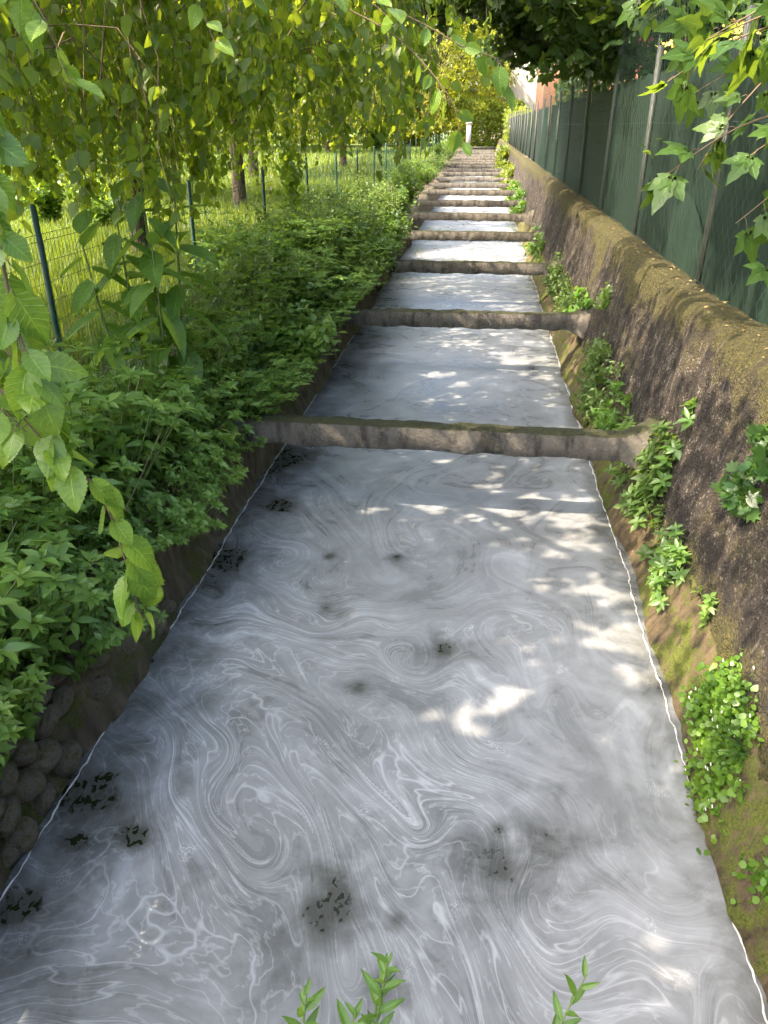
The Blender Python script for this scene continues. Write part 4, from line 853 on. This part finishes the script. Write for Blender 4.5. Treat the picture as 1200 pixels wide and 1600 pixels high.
lay = [(b1, -2.5, 7.6, 1.0, 'pale bush in front of the feathery one'), (b1, -2.45, 9.9, 1.1, 'feathery bush between the second and third beams, upper side'), (b1, -1.72, 10.4, .9, 'small pale bush hugging the water past the second beam'), (b1, -2.6, 11.6, 1.15, 'tall feathery bush close to the wire fence past the second beam'),
       (b2, -1.72, 11.8, .95, 'dark bush hanging at the water by the third beam'), (b1, -2.2, 13.2, 1.05, 'feathery bush just past the third beam'), (b1, -2.5, 14.8, 1.1, 'feathery bush between third and fourth beams'), (b2, -1.75, 15.3, .85, 'dark bush by the fourth beam'), (b1, -2.2, 16.6, 1.0, 'pale bush past the fourth beam'),
       (b1, -2.5, 18.4, 1.1, 'pale bush before the fifth beam'), (b2, -2.0, 18.9, .9, 'dark bush at the foot of the bright overhanging bush'), (b3, -2.3, 24.5, 1.0, 'bright bush behind the overhanging one'), (b3, -2.2, 28, .95, 'bright bush by the seventh beam'), (b1, -2.1, 31.5, 1.2, 'pale bush by the eighth beam'),
       (b1, -2.2, 35.5, 1.3, 'pale bush by the ninth beam'), (b1, -2.1, 40, 1.3, 'pale bush by the tenth beam'), (b3, -2.4, 46, 1.1, 'bright bush by the twelfth beam'), (b1, -2.2, 53, 1.4, 'pale bush by the fourteenth beam'), (b3, -2.4, 62, 1.2, 'bright bush near the far end of the wire fence'), (b3, -2.6, 73, 1.3, 'last bush before the hedge'),
       (b2, -2.75, 9.0, 1.0, 'dark bush against the wire fence near the second beam'), (b2, -2.0, 5.75, .8, 'leafy bush where the first beam disappears into the bank')]
for k, (s, x, y, sc, lb) in enumerate(lay): copy_tree(s, (x, y, float(bank_z(x)) - .03), k * 1.7, sc * (1.28 if 7 < y < 20 else 1.0), lb)

# climbing vine on the wire fence
r = np.random.default_rng(61); n = 420
vn = thing('climbing_vine', (LFX + .03, 13.6, .66), 'leafy vine climbing the wire fence beside a green post', 'vine')
a = Acc()
for k in range(7): 
    p = bez([(0, r.normal() * .2, 0), (.03, r.normal() * .3, .5), (.02, r.normal() * .35, 1.0), (.03, r.normal() * .3, 1.55)], 12); a.add(*tube(p, .004, 4))
a.obj('stems', 'twig', vn)
pp = np.stack([np.abs(r.normal(size=n)) * .09, r.normal(size=n) * .30, r.uniform(.05, 1.7, n)], 1)
tag(Acc().add(*scatter(ROUND, pp, rand_dirs(r, n) * .6 + np.array([.3, 0, -.5]), rand_dirs(r, n) * .4 + np.array([.8, -.5, .4]), .10 * r.uniform(.6, 1.3, n))).obj('foliage', 'shrub', vn), kind='stuff')

# tall broad-leaved plant
pk = thing('broad_leaved_plant', (-2.15, 5.0, .62), 'tall broad-leaved plant with big drooping leaves rising above the weeds', 'plant')
poke = [leaf_mesh('leaf', fine_leaf(w, rows=18, serr=.01, cord=.02, droop=d, cup=.3, shoulder=.8, wav=.008), 'poke') for w, d in ((.24, .2), (.27, .45), (.22, .05))]
r = np.random.default_rng(71)
for k, (dx, dy, hh, nl) in enumerate([(0, 0, 1.78, 19), (-.24, .05, 1.55, 16), (-.42, -.10, 1.35, 14), (.16, .12, 1.66, 15), (.08, -.14, 1.3, 12)]):
    P = bez([(dx * .4, dy * .4, -.05), (dx * .8, dy * .8, hh * .5), (dx + r.normal() * .04, dy, hh)], 10)
    s = Acc().add(*tube(P, np.linspace(.014, .005, len(P)), 7)).obj('stem', 'stem', pk, True)
    for i in range(nl):
        t = .30 + .70 * i / (nl - 1); j = t * (len(P) - 1); j0 = min(int(j), len(P) - 2); c = P[j0] + (P[j0 + 1] - P[j0]) * (j - j0)
        aa = i * 2.4 + k; o_ = np.array([math.cos(aa), math.sin(aa), 0]); up = r.uniform(-1.3, -.35) + .7 * t if t < .9 else .8; size = (.33 if t < .85 else .24) * r.uniform(.75, 1.15)
        put_leaf(poke[r.integers(3)], s, c + o_ * .02, o_ + np.array([0, 0, up]), np.array([0, 0, .8]) + o_ * (.7 if t < .9 else -.5) + r.normal(size=3) * .15, size)

# ------------------------------------------------------------------ plants on the retaining wall
GW = 'plants rooted in the retaining wall'
def wx_(z): return 1.25 + (z - .4) * .2 if z > .38 else 1.09 + z * .42
def wall_plant(name, y, z, label, seed, ry, rz_, n, leaf, mat, tpl, out=.09, flowers=0, whorl=False):
    r = np.random.default_rng(seed); o = thing(name, (wx_(z), y, z), label, 'plant', GW); st = Acc(); P_ = []; D = []; Nn = []; S = []
    ns = max(6, n // 26 if not whorl else n // 9)
    for k in range(ns):
        q_ = np.array([0, np.clip(r.normal(), -1.5, 1.5) * ry * .5, np.clip(r.normal(), -1.5, 1.5) * rz_ * .5]); zz_ = z + q_[2]; bx_ = wx_(max(0.02, zz_)) - wx_(z)
        rt = np.array([bx_ + .02, q_[1], q_[2]]); tip = rt + np.array([-out * r.uniform(.5, 1.3), r.normal() * .05, r.uniform(-.02, .09)])
        st.add(*tube(np.array([rt, (rt + tip) / 2 + np.array([-.01, 0, .01]), tip]), .0022, 3))
        m = 8 if whorl else 26
        T = norm(tip - rt + np.array([0, 0, .08]))
        for i in range(m):
            if whorl:
                aa = 2 * PI * i / m; e1 = norm(np.cross(T, [0, 0, 1.0])); e2 = np.cross(T, e1); o_ = e1 * math.cos(aa) + e2 * math.sin(aa); P_.append(tip - T * (.0 if i % 2 else .025)); D.append(o_ + T * r.uniform(0, .5)); Nn.append(T + r.normal(size=3) * .2)
            else:
                P_.append(rt + (tip - rt) * r.uniform(.2, 1.1) + r.normal(size=3) * .028); D.append(rand_dirs(r, 1)[0] + np.array([-.3, 0, .1])); Nn.append(np.array([-.7, -.3, .7]) + r.normal(size=3) * .4)
            S.append(leaf * r.uniform(.6, 1.25))
    V, F = scatter(tpl, np.array(P_), np.array(D), np.array(Nn), np.array(S), r.uniform(.9, 1.4, len(P_)))
    tag(Acc().add(V, F).obj('foliage', mat, o), kind='stuff'); tag(st.obj('stems', 'stem', o), kind='stuff')
    for k in range(flowers):
        p = P_[r.integers(len(P_))] + np.array([-.03, -.01, .02]); a_ = Acc()
        for i in range(4):
            aa = i * PI / 2 + r.random(); a_.add(*scatter(SMALL, np.array([p]), np.array([[-.2, math.cos(aa), math.sin(aa)]]), np.array([[-1., -.3, .4]]), .009, 1.5))
        a_.obj('flower', 'white', o)
    return o
wall_plant('wall_weed', 3.95, .36, 'whorled green weed clump low on the wall below the first beam', 401, .20, .22, 330, .062, 'weed', LANCE, .07, whorl=True)
wall_plant('wall_weed', 4.75, .52, 'taller leafy weed on the wall against the first beam', 402, .34, .34, 420, .085, 'fineweed', LANCE, .10, whorl=True)
wall_plant('wall_weed', 4.6, .85, 'thin climbing weed high on the wall above the first beam', 403, .10, .45, 110, .09, 'weed', LANCE, .05, whorl=True)
wall_plant('wall_weed', 7.2, .42, 'broad pale weed clump on the wall between the first two beams', 404, .75, .34, 1000, .06, 'fineweed', LANCE, .11)
wall_plant('wall_weed', 6.3, .40, 'small grassy weed at the wall foot behind the first beam', 405, .35, .25, 420, .07, 'toadflax', LANCE, .09)
wall_plant('wall_weed', 9.1, .62, 'leafy weed on the wall just past the second beam', 406, .5, .25, 520, .065, 'toadflax', OVATE, .12)
wall_plant('wall_weed', 8.1, .98, 'small pale weed alone high on the wall', 407, .16, .12, 130, .06, 'weed', LANCE, .06)
wall_plant('wall_weed', 12.6, .52, 'white-flowered weed at the wall by the third beam', 408, .9, .3, 800, .05, 'fineweed', OVATE, .14, flowers=40)
wall_plant('wall_weed', 16.5, .5, 'weed clump on the wall by the fourth beam', 409, 1.2, .3, 800, .07, 'weed', OVATE, .16)
wall_plant('wall_weed', 24.5, .5, 'bright yellow-green weed on the wall by the sixth beam', 410, 1.5, .4, 900, .09, 'toadflax', OVATE, .25)
wall_plant('wall_weed', 29, .5, 'weed clump on the wall by the seventh beam', 413, 1.6, .4, 900, .10, 'shrub', OVATE, .25)
wall_plant('wall_weed', 36, .6, 'sunny bush on the wall halfway up the canal', 411, 2.0, .6, 1100, .13, 'hedge', OVATE, .35)
wall_plant('wall_weed', 46, .8, 'sunny bush on the wall before the hedge', 412, 3.0, .9, 1300, .17, 'hedge', OVATE, .5)
wall_plant('toadflax_clump', 2.66, .24, 'trailing clump of small round bright leaves with tiny white flowers at the water', 420, .30, .24, 3000, .025, 'toadflax', ROUND, .055, flowers=55)
wall_plant('toadflax_clump', 2.42, .10, 'lower tail of round-leaved trailing plant dipping to the water', 421, .20, .14, 800, .025, 'toadflax', ROUND, .05, flowers=10)
wall_plant('toadflax_clump', 1.95, .16, 'small separate patch of round leaves at the wall foot below the trailing clump', 422, .10, .10, 280, .025, 'toadflax', ROUND, .03)
wall_plant('wall_weed', 5.45, .40, 'loose weed trailing at the wall foot under the first beam', 414, .40, .25, 300, .065, 'weed', LANCE, .09, whorl=True)
wall_plant('wall_weed', 4.3, .30, 'small whorled sprig on the wall foot between two larger clumps', 415, .14, .16, 90, .06, 'fineweed', LANCE, .06, whorl=True)
wall_plant('wall_weed', 3.35, .42, 'tiny green seedling on the mossy wall foot above the round-leaved plant', 416, .08, .08, 40, .045, 'weed', LANCE, .04, whorl=True)
wall_plant('wall_weed', 10.8, .5, 'loose pale weed at the wall between second and third beams', 417, .7, .25, 620, .06, 'fineweed', LANCE, .12)
wall_plant('ivy_clump', 3.45, 1.12, 'dark glossy ivy growing high on the wall face', 430, .16, .26, 230, .075, 'ivy', LOBED, .06)
gt = thing('grass_tuft', (wx_(.30), 2.46, .30), 'tuft of strap-like grass leaves among the round-leaved trailing plant', 'plant', GW)
r = np.random.default_rng(75); n = 26; d = np.stack([-.55 + r.normal(size=n) * .35, r.normal(size=n) * .5, .9 + r.normal(size=n) * .2], 1)
Acc().add(*scatter(T_(BLADE[0] * np.array([2.2, 1, -2.4]), BLADE[1]), np.zeros((n, 3)) + r.normal(size=(n, 3)) * .012, d, np.array([[0, 0, 1.0]]) + d * np.array([-1, -1, 0]), .17 * r.uniform(.6, 1.2, n))).obj('blades', 'lushgrass', gt)

# ------------------------------------------------------------------ sprigs in front of the camera, rooted on the bridge edge
tag(Acc().add(*box((-.3, -1.2, .80), (8, 3.9, .25))).obj('footbridge_deck', 'beam'), kind='structure')
spr = [leaf_mesh('leaf', fine_leaf(.17, rows=14, serr=0, cord=0, droop=d, cup=.35, shoulder=.85, wav=.004), 'poke') for d in (.1, .3)]
r = np.random.default_rng(91)
for k, (x, y, hh, nl, lb) in enumerate([(-.235, .80, .17, 12, 'leafy sprig cut by the bottom edge, only its tip in view'), (-.165, .78, .15, 10, 'short leafy sprig between the taller sprigs at the bottom edge'), (-.10, .82, .225, 20, 'tallest bright leafy sprig in front of the foam with many pointed leaves'), (.235, .84, .24, 11, 'slender curved sprig in front of the foam beside the dappled light')]):
    sp = thing('leafy_sprig', (x, y, .92), lb, 'sprig', 'sprigs on the bridge edge'); lean = [(-.02, .06), (.01, .07), (.0, .09), (.045, .08)][k]
    P = bez([(0, 0, 0), (lean[0] * .2 - .015, lean[1] * .3, hh * .5), (lean[0], lean[1], hh)], 16)
    Acc().add(*tube(P, np.linspace(.0032, .0013, len(P)), 6)).obj('stem', 'stem', sp, True)
    for i in range(nl):
        t = .28 + .72 * ((i + .5) / nl) ** (.75 if k != 3 else 1.0); j = t * (len(P) - 1); j0 = min(int(j), len(P) - 2); c = P[j0] + (P[j0 + 1] - P[j0]) * (j - j0); T = norm(P[j0 + 1] - P[j0])
        aa = i * 2.4 + k; o_ = np.array([math.cos(aa), math.sin(aa), 0]) + T * (.5 + .6 * t) + r.normal(size=3) * .12
        put_leaf(spr[i % 2], sp, c, o_, np.array([0, -.25, 1.0]) + r.normal(size=3) * .3, r.uniform(.036, .056) * (1.15 if t < .85 else .8))

# ------------------------------------------------------------------ meadow grass
r = np.random.default_rng(55); A_ = Acc()
def grass(n, x0, x1, ya, yb, h, pw=1.0, wid=1.0):
    x = r.uniform(x0, x1, n); y = ya + (yb - ya) * r.random(n) ** pw; z = np.interp(x, [-60, -30, -12, -5, -3.3], [.75, .65, .62, .66, .70]) - .02
    d = np.stack([r.normal(size=n) * .28, r.normal(size=n) * .28, np.ones(n)], 1); nn_ = np.stack([r.normal(size=n), r.normal(size=n), np.full(n, .1)], 1)
    A_.add(*scatter(BLADE, np.stack([x, y, z], 1), d, nn_, h * r.uniform(.5, 1.25, n), wid * r.uniform(.8, 1.6, n)))
grass(30000, -8, -3.2, 4, 14, .42, 1.0, .8); grass(26000, -14, -3.2, 12, 30, .30, 1.0, 1.6); grass(22000, -30, -3.2, 26, 80, .30, 1.2, 3.2); grass(3000, -3.3, -2.3, 8, 14, .35)
tag(A_.obj('meadow_grass', 'grass'), 'long sunlit grass of the meadow behind the wire fence', 'grass', kind='stuff')
for k, (x, y, sc, lb) in enumerate([(-16, 33, 3.0, 'bright low shrub at the back of the meadow beside the leaning trunk'), (-13.2, 31, 2.2, 'small bright shrub behind the thick dark trunk'), (-19.5, 35, 3.4, 'wide low shrub at the meadow edge'), (-22, 50, 4.0, 'far low shrub in the meadow under the trees'), (-9, 72, 4.0, 'low bush at the foot of the paired trunks'), (-9.2, 16.5, 1.5, 'leafy low bush in the meadow between the curtain of leaves and the leaning trunk'), (-11.5, 19, 1.9, 'green low bush deeper in the meadow behind the leafy one'), (-7.4, 15, 1.1, 'smallest low bush in the meadow near the wire fence')]):
    copy_tree(b3, (x, y, .6), k * 1.1, sc, lb)['group'] = 'low shrubs in the meadow'

# ------------------------------------------------------------------ far end: hedge, pillar, houses
def hedge(name, loc, size, n, leaf, mat, label, seed):
    r = np.random.default_rng(seed); o = thing(name, loc, label, 'hedge'); sx, sy, sz = size; wl = Waves(seed, 12, .5, 2.5, .7)
    p = r.uniform(-1, 1, (n, 3)); f_ = r.integers(3, size=n); s_ = np.where(r.random(n) < .5, -1, 1); sh = r.random(n) < .75
    p[np.arange(n)[sh], f_[sh]] = s_[sh] * r.uniform(.8, 1.05, sh.sum())
    p = p * np.array([sx, sy, sz]) / 2; p[:, 2] += sz / 2; p *= (1 + .10 * wl(p))[:, None]
    tag(Acc().add(*scatter(SMALL, p, rand_dirs(r, n), rand_dirs(r, n) + np.array([0, -.2, .6]), leaf * r.uniform(.6, 1.3, n), 1.2)).obj('foliage', mat, o), kind='stuff')
    a = Acc()
    for k in range(8): x = sx * (k / 7 - .5) * .9; a.add(*tube(np.array([(x, 0, -.1), (x + r.normal() * .1, 0, sz * .4), (x + r.normal() * .3, 0, sz * .85)]), [.05, .04, .015], 5))
    a.obj('stems', 'bark', o); return o
hedge('hedge', (0.4, 88, .6), (7, 2.5, 4.2), 9000, .30, 'hedge', 'sunny yellow-green hedge closing the far end of the canal', 501)
hedge('hedge', (2.6, 66, .9), (1.8, 14, 2.6), 6000, .24, 'hedge', 'tall sunny shrubbery along the wall near the far end', 502)
hedge('hedge', (-26, 104, .6), (38, 4, 7), 16000, .55, 'hedge', 'long sunlit hedge at the very back of the meadow', 503)
hedge('hedge', (-48, 66, .6), (4, 60, 6), 14000, .6, 'shrub', 'green hedgerow along the outer edge of the meadow', 504)
hedge('hedge', (3.0, 21.5, 1.44), (1.3, 19, 2.7), 9000, .17, 'maple', 'dark garden hedge right behind the screen fence under the dark trees', 505)
M['plaster'] = plain('ochre_plaster', (0.24, 0.10, 0.045), 0.85, .12, 4)
M['limewash'] = plain('pale_limewash', (0.55, 0.49, 0.40), 0.85, .06, 3)
M['rooftile'] = plain('clay_tile', (0.30, 0.12, 0.06), 0.85, .3, 20)
M['darkglass'] = plain('dark_glass', (0.03, 0.035, 0.04), 0.15, .1, 3)
M['shutter'] = plain('green_shutter', (0.03, 0.08, 0.05), 0.6, .2, 8)
pil = thing('gate_pillar', (-1.5, 83, .6), 'pale square gate pillar with cap before the hedge', 'pillar')
Acc().add(*box((0, 0, 1.1), (.45, .45, 2.2))).obj('shaft', 'limewash', pil); Acc().add(*box((0, 0, 2.27), (.6, .6, .14))).obj('pillar_cap', 'limewash', pil)
def house(loc, sx, sy, h, label, mat, wins):
    o = thing('house', loc, label, 'house', None); Acc().add(*box((sx / 2, sy / 2, h / 2), (sx, sy, h))).obj('wall', mat, o)
    e_ = .5; V = np.array([(-e_, -e_, h), (sx + e_, -e_, h), (sx + e_, sy + e_, h), (-e_, sy + e_, h), (sx / 2, -e_, h + sx * .28), (sx / 2, sy + e_, h + sx * .28)])
    a = Acc(); a.add(V, [(0, 3, 5, 4), (1, 4, 5, 2), (0, 1, 2, 3)]); a.add(V, [(0, 4, 1), (3, 2, 5)]); a.obj('roof', 'rooftile', o)
    for yy, zz_ in wins:
        w = Acc().add(*box((-.02, yy, zz_), (.10, 1.0, 1.5))).obj('window', 'shutter', o); Acc().add(*box((-.08, yy, zz_), (.03, .8, 1.3))).obj('pane', 'darkglass', w)
    return o
house((3.4, 34, 1.4), 8, 26, 6.5, 'ochre plastered house behind the fence glimpsed past the dark tree', 'plaster', [(3, 4.6), (8, 4.6), (13, 4.6), (18, 4.6)])
house((2.6, 92, 1.0), 9, 12, 11, 'sun-bleached white house beyond the end of the fence', 'limewash', [(4, 7.5), (8, 7.5), (4, 4), (8, 4)])

# garden shrubs with blossoms seen above the cloth
def flowering(loc, seed, label, mat, n, fl):
    o = bush('flowering_shrub', seed, label, 'shrub', 'shrubs behind the screen fence', loc, .8, 2.6, 1500, .10, 'shrub', OVATE); r = np.random.default_rng(seed)
    for k in range(n):
        c = np.array([-.25 + r.normal() * .3, r.normal() * .45, 2.05 + r.normal() * .22]); a = Acc(); m = 26
        pp = c + r.normal(size=(m, 3)) * np.array([.06, .06, .03]); a.add(*scatter(ROUND, pp, rand_dirs(r, m), rand_dirs(r, m) + np.array([-.3, -.3, .8]), fl)); tag(a.obj('blossom', mat, o), kind='stuff')
flowering((2.6, 12.4, 1.44), 601, 'shrub with pink blossoms peeking above the shade cloth', 'pink', 5, .05)
flowering((2.45, 9.0, 1.44), 602, 'shrub with flat yellow flower heads above the shade cloth', 'yellow', 9, .035)

# dry leaf litter on the rounded wall top
r = np.random.default_rng(88); n = 420; ly_ = 2.6 + 16 * r.random(n) ** 1.4; lx = r.uniform(1.50, 1.70, n)
M['litter'] = leaf_mat('dry_leaf', (0.10, 0.06, 0.02), (0.22, 0.15, 0.05), (0.40, 0.33, 0.16), (0.3, 0.2, 0.05), 0.15, 0.7)
tag(Acc().add(*scatter(SMALL, np.stack([lx, ly_, np.interp(lx, [1.47, 1.51, 1.56, 1.62, 1.70], [1.478, 1.512, 1.527, 1.531, 1.525]) + .012], 1), rand_dirs(r, n) * np.array([1, 1, .15]), rand_dirs(r, n) * .35 + np.array([0, 0, 1.0]), .032 * r.uniform(.5, 1.3, n))).obj('leaf_litter', 'litter'), 'dry fallen leaves scattered along the rounded wall top', 'leaves', kind='stuff')
